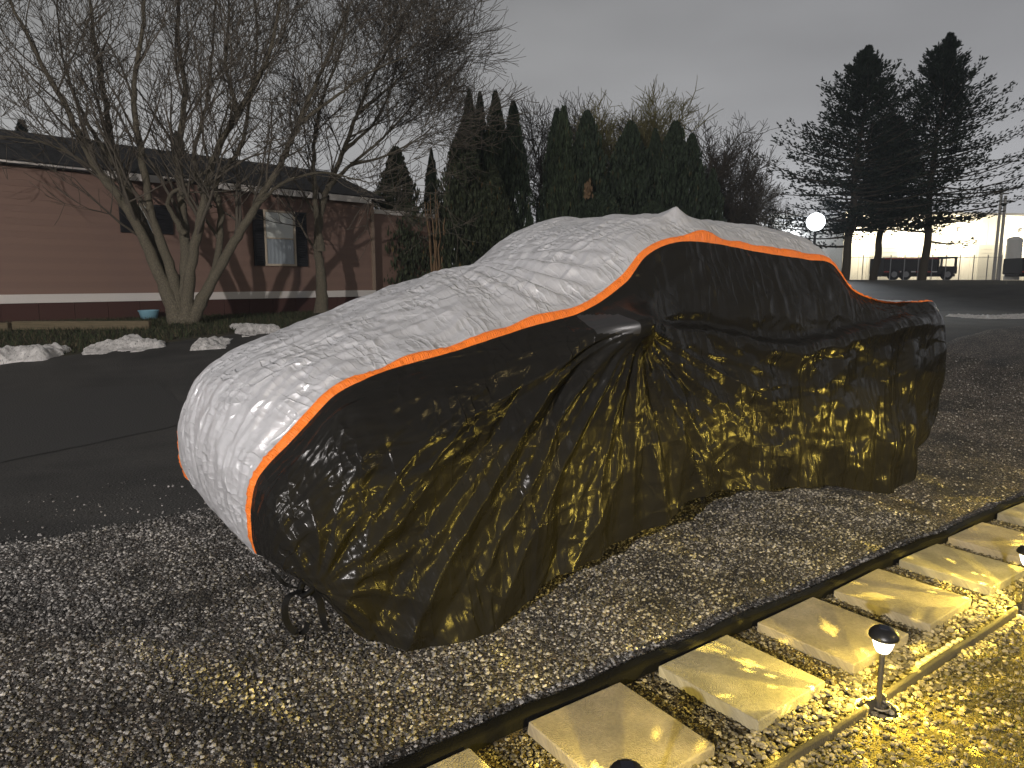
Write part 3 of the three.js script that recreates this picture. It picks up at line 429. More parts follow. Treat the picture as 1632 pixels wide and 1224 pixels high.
// ---------------------------------------------------------------- the brown house
const houseDir = V(0.671, 0, -0.7415), houseNorm = V(0.7415, 0, 0.671), houseP = atDepth(0, 508, 13.3); houseP.y = 0.8;
function onWall(px, py, off = 0) { const d = ray(px, py), c = V(0, EYE, 0), k = houseP.clone().addScaledVector(houseNorm, off).sub(c).dot(houseNorm) / d.dot(houseNorm), p = c.addScaledVector(d, k); return [p.clone().sub(houseP).dot(houseDir), p.y - 0.8]; }
{
  const [aR] = onWall(597, 400), aL = -8, len = aR - aL, mid = (aL + aR) / 2, deep = 4.6;
  const eave = onWall(60, 268)[1], belt0 = onWall(60, 483)[1], belt1 = onWall(60, 469)[1];
  const base = houseP.clone().addScaledVector(houseDir, mid);
  const turn = Math.atan2(-houseDir.z, houseDir.x);
  const g = thing('mobile_home', 'brown clapboard mobile home with black shutters and a white belt strip', 'house', [base.x, 0.8, base.z], turn);
  const bump = { bumpMap: repeated(grain, 2, 12), bumpScale: 0.002 };
  const tones = [std(0.205, 0.128, 0.098, 0.7, bump), std(0.195, 0.122, 0.094, 0.7, bump), std(0.214, 0.134, 0.103, 0.7, bump)];
  const matSkirt = std(0.060, 0.025, 0.019, 0.85, bump), white = std(0.62, 0.58, 0.54, 0.6), tan = std(0.26, 0.19, 0.14, 0.7), matRoof = std(0.045, 0.045, 0.047, 0.95, { map: blotch, bumpMap: repeated(grain, 2), bumpScale: 0.01 }), black = std(0.008, 0.008, 0.010, 0.6);
  const wall = mesh('wall', box(len - 0.04, eave - 0.02, deep - 0.05, 0, eave / 2, -deep / 2 - 0.03), tones[0], g);
  // laps of siding, each a board tilted out at its foot
  const n = 20, hgt = (eave - belt1) / n;
  const prof = new THREE.Shape([[0, 0], [0.014, 0], [0.005, hgt], [0, hgt]].map(([x, y]) => new THREE.Vector2(x, y)));
  const lap = new THREE.ExtrudeGeometry(prof, { depth: len - 0.12, bevelEnabled: false }); lap.rotateY(-Math.PI / 2); lap.translate((len - 0.12) / 2, 0, 0);
  { const p = lap.attributes.position; for (let i = 0; i < p.count; i++) p.setZ(i, Math.abs(p.getZ(i))); lap.computeVertexNormals(); }
  for (let k = 0; k < n; k++) { const b = mesh('siding_board', lap, tones[(k * 7 + (k >> 1)) % 3], wall); b.position.set(0, belt1 + k * hgt, -0.03); }
  mesh('belt_strip', rbox(len, belt1 - belt0, 0.04, 0.006, 0, (belt0 + belt1) / 2, 0), white, g);
  const skirtN = Math.floor(len / 0.61); for (let k = 0; k < skirtN; k++) mesh('skirting_panel', rbox(len / skirtN - 0.006, belt0 + 0.1, 0.03, 0.006, -len / 2 + (k + 0.5) * len / skirtN, (belt0 - 0.1) / 2, -0.025), matSkirt, g);
  mesh('corner_trim', rbox(0.10, eave - belt1, 0.05, 0.006, len / 2 - 0.05, (eave + belt1) / 2, 0.0), tan, g);
  // roof
  const rise = 0.95, over = 0.22, roofLen = len + 0.4, rs = new THREE.Shape([[over, -0.06], [over, 0.02], [-deep / 2, rise], [-deep - over, 0.02], [-deep - over, -0.06]].map(([x, y]) => new THREE.Vector2(x, y)));
  const roofG = new THREE.ExtrudeGeometry(rs, { depth: roofLen, bevelEnabled: false }); roofG.rotateY(-Math.PI / 2); roofG.translate(roofLen / 2, eave + 0.06, 0);
  const roof = mesh('roof', roofG, matRoof, g);
  const slope = Math.atan2(rise - 0.02, over + deep / 2), sl = Math.hypot(rise - 0.02, over + deep / 2);
  const course = box(roofLen, 0.012, sl / 9 + 0.02); for (let k = 0; k < 9; k++) { const f = (k + 0.5) / 9, c = mesh('shingle_course', course, matRoof, roof); c.position.set(0, eave + 0.06 + 0.02 + (rise - 0.02) * f + 0.012, over - (over + deep / 2) * f); c.rotation.x = slope + 0.012; }
  // fascia: thin drip edge along all, deeper white boards towards the near corner
  mesh('drip_edge', rbox(roofLen, 0.035, 0.02, 0.004, 0, eave + 0.04, over + 0.012), white, g);
  for (const [p0, p1, hh] of [[156, 196, 0.11], [206, 262, 0.12], [322, 420, 0.12], [424, 520, 0.13], [523, 590, 0.13]]) { const a0 = onWall(p0, 300, over)[0] - mid, a1 = onWall(p1, 310, over)[0] - mid; mesh('fascia_board', rbox(a1 - a0, hh, 0.02, 0.004, (a0 + a1) / 2, eave - 0.03, over + 0.036), white, g); }
  // windows
  const win = (x0, y0, x1, y1, sh) => {
    const A = onWall(x0, y0), B = onWall(x1, y1), a0 = A[0] - mid, a1 = B[0] - mid, h1 = (A[1] + onWall(x1, y0 + 6)[1]) / 2, h0 = (onWall(x0, y1)[1] + B[1]) / 2, w = a1 - a0, cx = (a0 + a1) / 2, hh = h1 - h0, cy = (h0 + h1) / 2;
    const o = new THREE.Group(); o.name = 'window'; o.position.set(cx, cy, 0.0); g.add(o);
    const fr = std(0.50, 0.42, 0.32, 0.5), t = 0.05;
    mesh('frame', mergeGeometries([rbox(w, t, 0.06, 0.006, 0, hh / 2 - t / 2, 0.02), rbox(w, t, 0.06, 0.006, 0, -hh / 2 + t / 2, 0.02), rbox(t, hh - 2 * t, 0.056, 0.006, -w / 2 + t / 2, 0, 0.02), rbox(t, hh - 2 * t, 0.056, 0.006, w / 2 - t / 2, 0, 0.02), rbox(w - 2 * t, 0.03, 0.04, 0.006, 0, 0, 0.02)]), fr, o);
    const pane = phys(0.9, 0.92, 0.93, 0.02, { transmission: 1, thickness: 0, ior: 1.5 });
    for (const s of [1, -1]) mesh('pane', box(w - 2 * t, hh / 2 - t - 0.015, 0.004, 0, s * (hh / 4 - t / 2 + 0.0075), 0.032), pane, o);
    const blind = []; const bN = 26; for (let k = 0; k < bN; k++) { const b = box(w - 2 * t, hh / 2 / bN * 0.96, 0.004, 0, 0, 0); b.rotateX(0.25); b.translate(0, hh / 2 - (k + 0.5) * hh / 2 / bN, 0.012); blind.push(b); }
    mesh('blind', mergeGeometries(blind), std(0.85, 0.80, 0.70, 0.7), o);
    const cur = new THREE.PlaneGeometry(w - 2 * t, hh / 2, 60, 1); { const p = cur.attributes.position; for (let i = 0; i < p.count; i++) p.setZ(i, 0.008 + 0.004 * Math.sin(p.getX(i) * 60)); cur.computeVertexNormals(); cur.translate(0, -hh / 4, 0); }
    mesh('curtain', cur, std(0.36, 0.37, 0.38, 0.9), o);
    for (const [side, sw] of sh) { const shut = mesh('shutter', rbox(sw, hh, 0.03, 0.006, side * (w / 2 + sw / 2 + 0.01), 0, 0.03), black, g); shut.position.set(cx, cy, 0); const sN = Math.floor(hh / 0.06); const slat = rbox(sw - 0.07, 0.045, 0.012, 0.003, 0, 0, 0, 1); slat.rotateX(-0.4); for (let k = 0; k < sN - 1; k++) { const m = mesh('shutter_slat', slat, black, shut); m.position.set(side * (w / 2 + sw / 2 + 0.01), -hh / 2 + (k + 1) * hh / sN, 0.05); } }
  };
  win(213, 322, 246, 372, [[-1, 0.30], [1, 0.38]]);
  win(418, 333, 472, 424, [[-1, 0.27], [1, 0.31]]);
  // set-back part of the house past its corner
  mesh('side_wing', box(3.2, eave - 0.25, 2.6, len / 2 + 1.62, eave / 2 - 0.1, -1.75), tones[1], g);
  mesh('wing_fascia', rbox(3.0, 0.12, 0.02, 0.004, len / 2 + 1.55, eave - 0.2, -0.43), white, g);
}

// ---------------------------------------------------------------- verge: grass, snow, timber
const grassBlade = new THREE.BufferGeometry(); grassBlade.setAttribute('position', new THREE.Float32BufferAttribute([-0.5, 0, 0, 0.5, 0, 0, 0.05, 1, 0.4], 3)); grassBlade.setAttribute('normal', new THREE.Float32BufferAttribute([0, 0.6, 0.8, 0, 0.6, 0.8, 0, 0.8, 0.6], 3)); grassBlade.setIndex([0, 1, 2]);
seed(303);
tag(scatter('verge_grass', grassBlade, std(1, 1, 1, 0.9), 60000, () => {
  const p = onVerge(); if (!p) return null; const g = rr(0.5, 1.2), dry = rnd() < 0.35;
  return { p: [p[0], landY(p[0], p[1]) - 0.06, p[1]], s: [rr(0.008, 0.016), rr(0.05, 0.11), rr(0.05, 0.1)], c: dry ? [0.10 * g, 0.082 * g, 0.045 * g] : [0.042 * g, 0.058 * g, 0.022 * g] };
}), 'short dark grass of the verge before the brown house', 'grass');
function onVerge() { const a = rr(-9, 14), b = -rr(6.6, 16), [x, z] = strip(a, b); if (b > -(6.75 + 0.16 * Math.max(0, a))) return null; const h = V(x, 0, z).sub(V(houseP.x, 0, houseP.z)).dot(houseNorm); if (h < 0.1) return null; return [x, z]; }
const matSnow = phys(0.80, 0.80, 0.82, 0.6, { map: repeated(noiseTex(256, (u, v) => { const a = tile(u, v, 9, 5), b = tile((u + 0.4) % 1, v, 40, 3), k = 0.93 + 0.12 * a - 0.4 * sstep(0.28, 0.5, b); return [k, k * 0.985, k * 0.96]; }, true), 0.7), bumpMap: repeated(grain, 3), bumpScale: 0.02 });
function snow(x0, y0, x1, y1, h, sd, label) {      // a ridge of old snow lying between two points of the ground
  const A = onLand(x0, y0), B = onLand(x1, y1), c = A.clone().add(B).multiplyScalar(0.5), L = Math.hypot(B.x - A.x, B.z - A.z), ang = Math.atan2(-(B.z - A.z), B.x - A.x), dep = Math.max(0.5, L * 0.34);
  const nu = 90, nv = 46, p = [], idx = [], uv = [];
  for (let j = 0; j <= nv; j++) for (let i = 0; i <= nu; i++) {
    const u = i / nu * 2 - 1, v = j / nv * 2 - 1, r = Math.hypot(u, v), X = u * L / 2 * 1.1, Z = v * dep;
    const m = 1 - r - 0.9 * sstep(0.7, 0.97, Math.max(Math.abs(u), Math.abs(v))) + 0.55 * n2(X * 0.9 + sd, Z * 0.9) + 0.25 * n2(X * 2.4 + sd, Z * 2.4) + 0.08 * n2(X * 7 + sd, Z * 7);
    const y = m > 0 ? h * Math.pow(sstep(0, 0.8, m), 0.8) * (0.75 + 0.45 * n2(X * 1.5 + sd, Z * 1.5) + 0.2 * n2(X * 4 + sd, Z * 4)) + 0.022 * n2(X * 9, Z * 9 + sd) * sstep(0, 0.2, m) : -0.09;
    const wx = c.x + X * Math.cos(ang) + Z * Math.sin(ang), wz = c.z - X * Math.sin(ang) + Z * Math.cos(ang);
    p.push(X, landY(wx, wz) - landY(c.x, c.z) + (m > 0 ? Math.max(0.006, y) - 0.02 : y), Z); uv.push(X, Z);
  }
  for (let j = 0; j < nv; j++) for (let i = 0; i < nu; i++) { const a = j * (nu + 1) + i; idx.push(a, a + nu + 1, a + 1, a + 1, a + nu + 1, a + nu + 2); }
  const g = new THREE.BufferGeometry(); g.setAttribute('position', new THREE.Float32BufferAttribute(p, 3)); g.setAttribute('uv', new THREE.Float32BufferAttribute(uv, 2)); g.setIndex(idx); g.computeVertexNormals();
  const m = mesh('snow_patch', g, matSnow); m.position.set(c.x, landY(c.x, c.z), c.z); m.rotation.y = ang; return tag(m, label, 'snow');
}
snow(-60, 566, 100, 562, 0.13, 3, 'lumpy bank of old snow at the road edge, the widest one');
snow(118, 556, 270, 549, 0.11, 11, 'long ragged snow bank at the road edge in front of the bare tree');
snow(305, 548, 372, 545, 0.08, 19, 'thin melting snow patch on the verge beside the cover');
snow(372, 530, 450, 524, 0.09, 27, 'flat snow patch on the grass between the two bare trees');
snow(372, 521, 412, 518, 0.06, 35, 'small flat snow patch on the grass under the shuttered window');
snow(1530, 505, 1680, 503, 0.05, 43, 'thin line of snow along the far side of the road behind the tailgate');
{
  const wood = std(0.17, 0.135, 0.08, 0.9, { map: blotch, bumpMap: repeated(grain, 2, 14), bumpScale: 0.006 });
  const beam = (x0, x1, y, label) => { const A = onLand(x0, y), B = onLand(x1, y - 2), L = A.distanceTo(B), m = mesh('landscape_timber', rbox(L, 0.15, 0.14, 0.02, 0, 0.075, 0), wood); m.position.copy(A).add(B).multiplyScalar(0.5); m.position.y -= 0.06; m.rotation.y = Math.atan2(-(B.z - A.z), B.x - A.x); tag(m, label, 'timber'); };
  beam(22, 240, 521, 'long weathered landscape timber lying along the foot of the brown house');
  beam(-160, 16, 524, 'weathered landscape timber lying past the end of the long one');
  const tub = onWall(224, 503), tp = houseP.clone().addScaledVector(houseDir, tub[0]).addScaledVector(houseNorm, 0.45);
  const t = mesh('plastic_tub', new THREE.LatheGeometry([[0, 0], [0.15, 0], [0.19, 0.17], [0.205, 0.18], [0.205, 0.20], [0.185, 0.20], [0.14, 0.03], [0, 0.03]].map(([x, y]) => new THREE.Vector2(x, y)), 32), phys(0.20, 0.38, 0.46, 0.35)); t.position.set(tp.x, 0.74, tp.z); tag(t, 'pale blue plastic tub standing behind the long timber', 'tub');
}

// ---------------------------------------------------------------- bare trees
const barkTex = noiseTex(256, (u, v) => { const a = 0.5 + 0.5 * tile(u, v, 12, 5), b = 0.5 + 0.5 * tile(u + 0.2, v + 0.7, 3, 3); return [0.25 + 0.20 * a + 0.05 * b, 0.235 + 0.19 * a + 0.04 * b, 0.20 + 0.16 * a + 0.03 * b]; }, true);
const matBark = std(1, 1, 1, 0.9, { map: repeated(barkTex, 4, 1.5), bumpMap: repeated(grain, 2, 0.8), bumpScale: 0.02 }), matTwig = std(0.085, 0.072, 0.055, 0.9);
function grow(soup, p, dir, len, r, level, maxLevel, o) {
  const n = Math.max(3, Math.round(len / (level > 2 ? 0.14 : 0.22))), pts = [p.clone()], rad = [r], d = dir.clone().normalize(), q = p.clone(), kids = [];
  for (let k = 1; k <= n; k++) {
    d.x += gauss() * o.wob; d.y += gauss() * o.wob + o.up * 0.10; d.z += gauss() * o.wob; d.normalize();
    q.addScaledVector(d, len / n); pts.push(q.clone()); rad.push(Math.max(o.min, r * (1 - 0.78 * k / n)));
    if (k / n > 0.18) kids.push([q.clone(), d.clone(), rad[k], k / n]);
  }
  soup.tube(pts, rad, level === 0 ? 9 : level === 1 ? 6 : level === 2 ? 4 : 3);
  if (level >= maxLevel) return;
  const want = o.kids[level] * (0.6 + 0.5 * len / o.ref[level]);
  for (let c = 0; c < want; c++) {
    const [kp, kd, kr, f] = kids[Math.floor(rnd() * kids.length)], side = V(gauss(), gauss() * 0.6 + 0.15, gauss()).normalize(), nd = kd.clone().multiplyScalar(0.75).addScaledVector(side, 0.75).normalize();
    grow(soup, kp, nd, o.ref[level + 1] * rr(0.55, 1.25) * (1 - 0.35 * f), Math.max(o.min, kr * rr(0.45, 0.7)), level + 1, maxLevel, o);
  }
}
function limb(soup, twigs, pix, depth, r0, r1, o, kidN, off) {     // a limb followed through points of the photograph at about that depth
  const pts = pix.map(([x, y], k) => atDepth(x, y, depth + off * k / (pix.length - 1))), cv = new THREE.CatmullRomCurve3(pts), n = pix.length * 6, P = [], Rd = [];
  for (let k = 0; k <= n; k++) { const f = k / n, c = cv.getPoint(f); c.x += 0.02 * n2(k * 0.5, off * 3 + r0 * 50); c.z += 0.03 * n2(k * 0.4, 9 + off); P.push(c); Rd.push(lerp(r0, r1, Math.pow(f, 0.8)) * (1 + 0.08 * n2(k * 0.9, r0 * 99)) * (1 + 0.55 * Math.exp(-f * 14))); }
  soup.tube(P, Rd, 12);
  for (let c = 0; c < kidN; c++) { const f = 0.22 + 0.78 * Math.pow((c + rnd()) / kidN, 0.8), k = Math.min(n - 1, Math.floor(f * n)), d = P[k + 1].clone().sub(P[k]).normalize(), side = V(gauss(), gauss() * 0.5 + 0.1, gauss()).normalize(); grow(twigs, P[k], d.multiplyScalar(0.9).addScaledVector(side, 0.62), rr(1.2, 2.6) * (1.25 - 0.6 * f), Rd[k] * rr(0.3, 0.5), 1, 3, o); }
}
{
  seed(2024);
  const b = onLand(293, 512), D = -b.z, o = { wob: 0.13, up: 0.55, min: 0.0045, kids: [0, 7, 6], ref: [3, 2.0, 1.15, 0.62] };
  const trunk = new Soup(), tw_ = new Soup();
  const limbs = [
    [[[285, 512], [250, 425], [205, 335], [150, 262], [112, 185], [62, 92], [10, -10]], 0.125, 0.02, 13, -0.8],
    [[[287, 512], [262, 435], [226, 352], [186, 262], [166, 150], [150, 60], [140, -60]], 0.12, 0.02, 12, 0.6],
    [[[290, 512], [272, 430], [243, 348], [226, 250], [214, 150], [226, 50], [240, -80]], 0.11, 0.02, 12, -0.4],
    [[[294, 512], [296, 410], [291, 330], [284, 240], [296, 150], [284, 60], [290, -90]], 0.12, 0.02, 13, 0.9],
    [[[298, 512], [304, 430], [322, 340], [340, 255], [378, 180], [424, 100], [452, -20]], 0.11, 0.02, 13, -0.9],
    [[[304, 512], [330, 462], [372, 388], [408, 328], [444, 268], [474, 200], [514, 110], [556, 10]], 0.115, 0.02, 14, 0.3],
    [[[304, 512], [340, 440], [352, 350], [345, 290], [380, 240], [400, 150], [410, 60], [400, -60]], 0.08, 0.015, 11, 1.2],
    [[[230, 360], [180, 300], [120, 250], [60, 225], [-10, 215]], 0.04, 0.01, 9, -0.9],
    [[[292, 372], [268, 318], [302, 292], [332, 268], [350, 215], [372, 150]], 0.045, 0.012, 10, -1.0],
    [[[408, 328], [450, 292], [510, 275], [560, 284], [590, 292]], 0.035, 0.008, 7, -0.4],
    [[[330, 330], [310, 250], [330, 160], [340, 60], [345, -50]], 0.055, 0.012, 10, 1.4],
    [[[185, 262], [130, 180], [100, 90], [90, 0]], 0.045, 0.012, 9, 0.9],
    [[[378, 180], [360, 100], [365, 20], [360, -60]], 0.04, 0.01, 9, 0.5],
    [[[474, 200], [540, 150], [600, 110], [650, 90]], 0.035, 0.008, 8, 0.4],
  ];
  for (const [pix, r0, r1, kn, off] of limbs) limb(trunk, tw_, pix, D, r0, r1, o, kn, off);
  const t = thing('bare_tree', 'large many stemmed leafless tree in front of the brown house', 'tree', [b.x, b.y, b.z]);
  for (const [nm, s, m] of [['trunk', trunk, matBark], ['branches', tw_, matTwig]]) { const g = s.geo(); g.translate(-b.x, -b.y, -b.z); mesh(nm, g, m, t); }
}
{
  seed(515);
  const b = onLand(513, 499), D = -b.z, o = { wob: 0.15, up: 0.35, min: 0.005, kids: [0, 8, 7], ref: [3, 2.1, 1.2, 0.7] };
  const trunk = new Soup(), tw_ = new Soup();
  const limbs = [
    [[[513, 500], [512, 440], [506, 390], [512, 335], [522, 300], [548, 240], [570, 180], [600, 110], [640, 40]], 0.12, 0.02, 16, 0.5],
    [[[512, 400], [503, 330], [500, 250], [510, 170], [540, 90], [555, 10]], 0.07, 0.015, 14, -0.5],
    [[[522, 300], [560, 262], [610, 220], [660, 165], [700, 120]], 0.05, 0.01, 16, 0.8],
    [[[560, 262], [610, 250], [660, 225], [705, 190]], 0.035, 0.008, 13, -0.6],
    [[[570, 180], [620, 140], [670, 90], [712, 55]], 0.04, 0.008, 14, 0.2],
    [[[548, 240], [600, 190], [630, 110], [640, 0]], 0.04, 0.01, 14, 1.2],
  ];
  for (const [pix, r0, r1, kn, off] of limbs) limb(trunk, tw_, pix, D, r0, r1, o, kn, off);
  const t = thing('bare_tree', 'slender leafless tree with one trunk beside the shuttered window', 'tree', [b.x, b.y, b.z]);
  for (const [nm, s, m] of [['trunk', trunk, matBark], ['branches', tw_, matTwig]]) { const g = s.geo(); g.translate(-b.x, -b.y, -b.z); mesh(nm, g, m, t); }
}
const matYellowTwig = std(0.20, 0.18, 0.075, 0.9);
function bareBush(px, topPy, depth, spread, label, sd, twigMat = matTwig) {
  seed(sd); const top = atDepth(px, topPy, depth), y0 = landY(top.x, top.z) - 0.06, h = (top.y - y0) * 0.8, o = { wob: 0.16, up: 0.4, min: 0.009, kids: [9, 8, 5], ref: [h * 0.8, h * 0.33, h * 0.2, h * 0.12] };
  const trunk = new Soup(), tw_ = new Soup();
  for (let k = 0; k < 6; k++) { const a = k / 6 * 6.28 + rnd(), d = V(Math.cos(a) * spread, 1, Math.sin(a) * spread).normalize(); const pts = [V(0, 0, 0)], rad = [0.09]; const q = V(0, 0, 0); for (let i = 1; i <= 9; i++) { d.x += gauss() * 0.06; d.z += gauss() * 0.06; d.normalize(); q.addScaledVector(d, h * 0.9 / 9); pts.push(q.clone()); rad.push(0.09 * (1 - i / 10)); if (i > 2) for (let c = 0; c < 3; c++) grow(tw_, q, d.clone().add(V(gauss() * 0.7, gauss() * 0.3 + 0.1, gauss() * 0.7)), h * rr(0.15, 0.36), 0.03, 1, 3, o); } trunk.tube(pts, rad, 6); }
  const t = thing('bare_tree', label, 'tree', [top.x, y0, top.z]); mesh('trunk', trunk.geo(), matBark, t); mesh('branches', tw_.geo(), twigMat, t);
}
bareBush(915, 158, 31, 0.30, 'leafless tree whose twigs rise behind the twin arborvitae', 61);
bareBush(1005, 150, 30, 0.34, 'leafless tree with yellowish twigs behind the middle of the arborvitae row', 62, matYellowTwig);
bareBush(1105, 195, 31, 0.45, 'leafless tree spreading over the far end of the arborvitae row', 63);
bareBush(1160, 262, 30, 0.45, 'low leafless tree past the last arborvitae', 64);
bareBush(1215, 318, 70, 0.3, 'faint small leafless tree before the white warehouse', 65);

// ---------------------------------------------------------------- arborvitae
const matArb = [[0.036, 0.054, 0.024], [0.027, 0.043, 0.021], [0.044, 0.056, 0.026]].map((c) => std(...c, 0.8, { vertexColors: true })), matDead = std(0.20, 0.13, 0.07, 0.9);
function arbGeo(sd, lean) {      // unit: 1 m wide radius 0.5, 1 m high
  seed(sd); const s = new Soup(), nn = createNoise3D(rnd), col = [];
  const prof = (f) => Math.pow(1 - Math.pow(f, 1.7), 0.75) * (0.8 + 0.2 * Math.sin(Math.min(1, f * 2.2) * 1.57)) * 0.5;
  for (let k = 0; k < 17000; k++) {
    const f = Math.pow(rnd(), 1.15) * 0.985, a = rnd() * 6.283, lump = 1 + 0.34 * nn(Math.cos(a) * 1.5, f * 5, Math.sin(a) * 1.5) + 0.22 * nn(Math.cos(a) * 4, f * 13, Math.sin(a) * 4), rad = prof(f) * lump * Math.sqrt(rr(0.45, 1.06));
    const c = V(Math.cos(a) * rad + lean * f * f, f, Math.sin(a) * rad), out = V(Math.cos(a), 0, Math.sin(a)), L = rr(0.011, 0.024), up = V(gauss() * 0.25, 1, gauss() * 0.25).addScaledVector(out, rr(0.1, 0.8)).normalize().multiplyScalar(L);
    const side = V(gauss(), gauss() * 0.4, gauss()).cross(up).normalize().multiplyScalar(L * rr(0.25, 0.5)); side.x *= 2; side.z *= 2;
    s.quad(c, up, side);
    const cl = nn(c.x * 9 + 3, c.y * 7, c.z * 9), tn = rr(0.55, 1.35) * (1 + 0.35 * cl), br = cl > 0.62 && rnd() < 0.3 ? 1 : 0; for (let e = 0; e < 4; e++) col.push(tn * (1 + 0.9 * br), tn, tn * (1 - 0.3 * br));
  }
  const g = s.geo(); g.setAttribute('color', new THREE.Float32BufferAttribute(col, 3)); return g;
}
const arbVar = [arbGeo(1, 0.03), arbGeo(2, -0.04), arbGeo(3, 0.02), arbGeo(4, -0.02)];
const arbTrunk = new THREE.CylinderGeometry(0.02, 0.07, 0.8, 8).translate(0, 0.4, 0);
function arb(px, topPy, wpx, depth, v, label, tone = 0, dead = false) {
  const top = atDepth(px, topPy, depth), y0 = landY(top.x, top.z) - 0.06, h = top.y - y0, w = wpx / FOCAL * depth;
  const t = thing('arborvitae', label, 'arborvitae', [top.x, y0, top.z], v * 1.7 + px, 'arborvitae row behind the covered truck');
  const c = mesh('crown', arbVar[v], matArb[tone], t); c.scale.set(w * 1.08, h, w * 1.08); if (dead) { seed(px); const d = new Soup(); for (let i = 0; i < 160; i++) { const a = V(gauss() * 0.10, gauss() * 0.17, gauss() * 0.08), u = V(gauss() * 0.4, 1, gauss() * 0.4).normalize().multiplyScalar(rr(0.05, 0.10)); d.quad(a, u, V(gauss(), 0.2, gauss()).cross(u).normalize().multiplyScalar(0.03)); } const m = mesh('dead_spray', d.geo(), matDead, t); const at = atDepth(937, 303, depth - w * 0.62).sub(t.position).applyAxisAngle(V(0, 1, 0), -t.rotation.y); m.position.copy(at); } const k = mesh('trunk', arbTrunk, matBark, t); k.scale.set(1, h, 1);
}
arb(630, 232, 90, 21.5, 0, 'low ragged arborvitae against the end of the brown house', 2);
arb(686, 236, 34, 23, 1, 'thin dark arborvitae between the low ragged one and the tallest pair', 1);
arb(737, 200, 100, 21.8, 2, 'broad arborvitae leaning on the tallest of the row', 2);
arb(748, 140, 52, 23.2, 3, 'tallest pointed arborvitae of the row', 0);
arb(765, 146, 44, 24, 0, 'narrow arborvitae close behind the tallest one', 1);
arb(791, 144, 60, 23.0, 1, 'tall pointed arborvitae next to the tallest one', 0);
arb(818, 160, 60, 22.8, 2, 'tall arborvitae at the gap in the row', 1);
arb(785, 262, 80, 21.6, 3, 'short broad arborvitae in front of the tall group', 2);
arb(886, 172, 56, 24, 0, 'dense arborvitae at the other side of the gap', 1);
arb(899, 168, 56, 23.4, 2, 'twin topped arborvitae beside the dense one', 0);
arb(936, 176, 84, 23.8, 1, 'broad rounded arborvitae with a brown dead spray', 1, true);
arb(1003, 192, 92, 25, 3, 'dark broad arborvitae in the middle of the far group', 1);
arb(1043, 204, 50, 25.5, 0, 'narrow arborvitae between two broad ones of the far group', 1);
arb(1076, 192, 84, 25, 2, 'pointed arborvitae of the far group', 1);
arb(1102, 212, 72, 25.5, 1, 'rounded arborvitae towards the end of the far group', 1);
arb(1136, 268, 50, 26, 0, 'short arborvitae ending the row', 1);
arb(960, 300, 110, 23.2, 2, 'low wide arborvitae filling the foot of the row', 1);
arb(1040, 320, 100, 24, 3, 'low wide arborvitae at the foot of the far group', 1);
{ // a dead split stem standing among the thin ones
  seed(88); const b = atDepth(690, 300, 21.3), s = new Soup(), y0 = landY(b.x, b.z) - 0.06;
  for (let k = 0; k < 7; k++) { const pts = [], rad = [], x0 = rr(-0.12, 0.12), lx = rr(-0.25, 0.3); for (let i = 0; i <= 8; i++) { pts.push(V(x0 + lx * i / 8 + gauss() * 0.03, (b.y - y0) * (0.35 + 0.65 * rr(0.8, 1) * i / 8) - (b.y - y0) * 0.35 * (1 - i / 8), gauss() * 0.05)); rad.push(0.05 * (1 - 0.7 * i / 8)); } s.tube(pts, rad, 5); }
  const t = mesh('dead_stem', s.geo(), matDead); t.position.set(b.x, y0, b.z); tag(t, 'split dead brown stems among the arborvitae', 'dead tree');
}

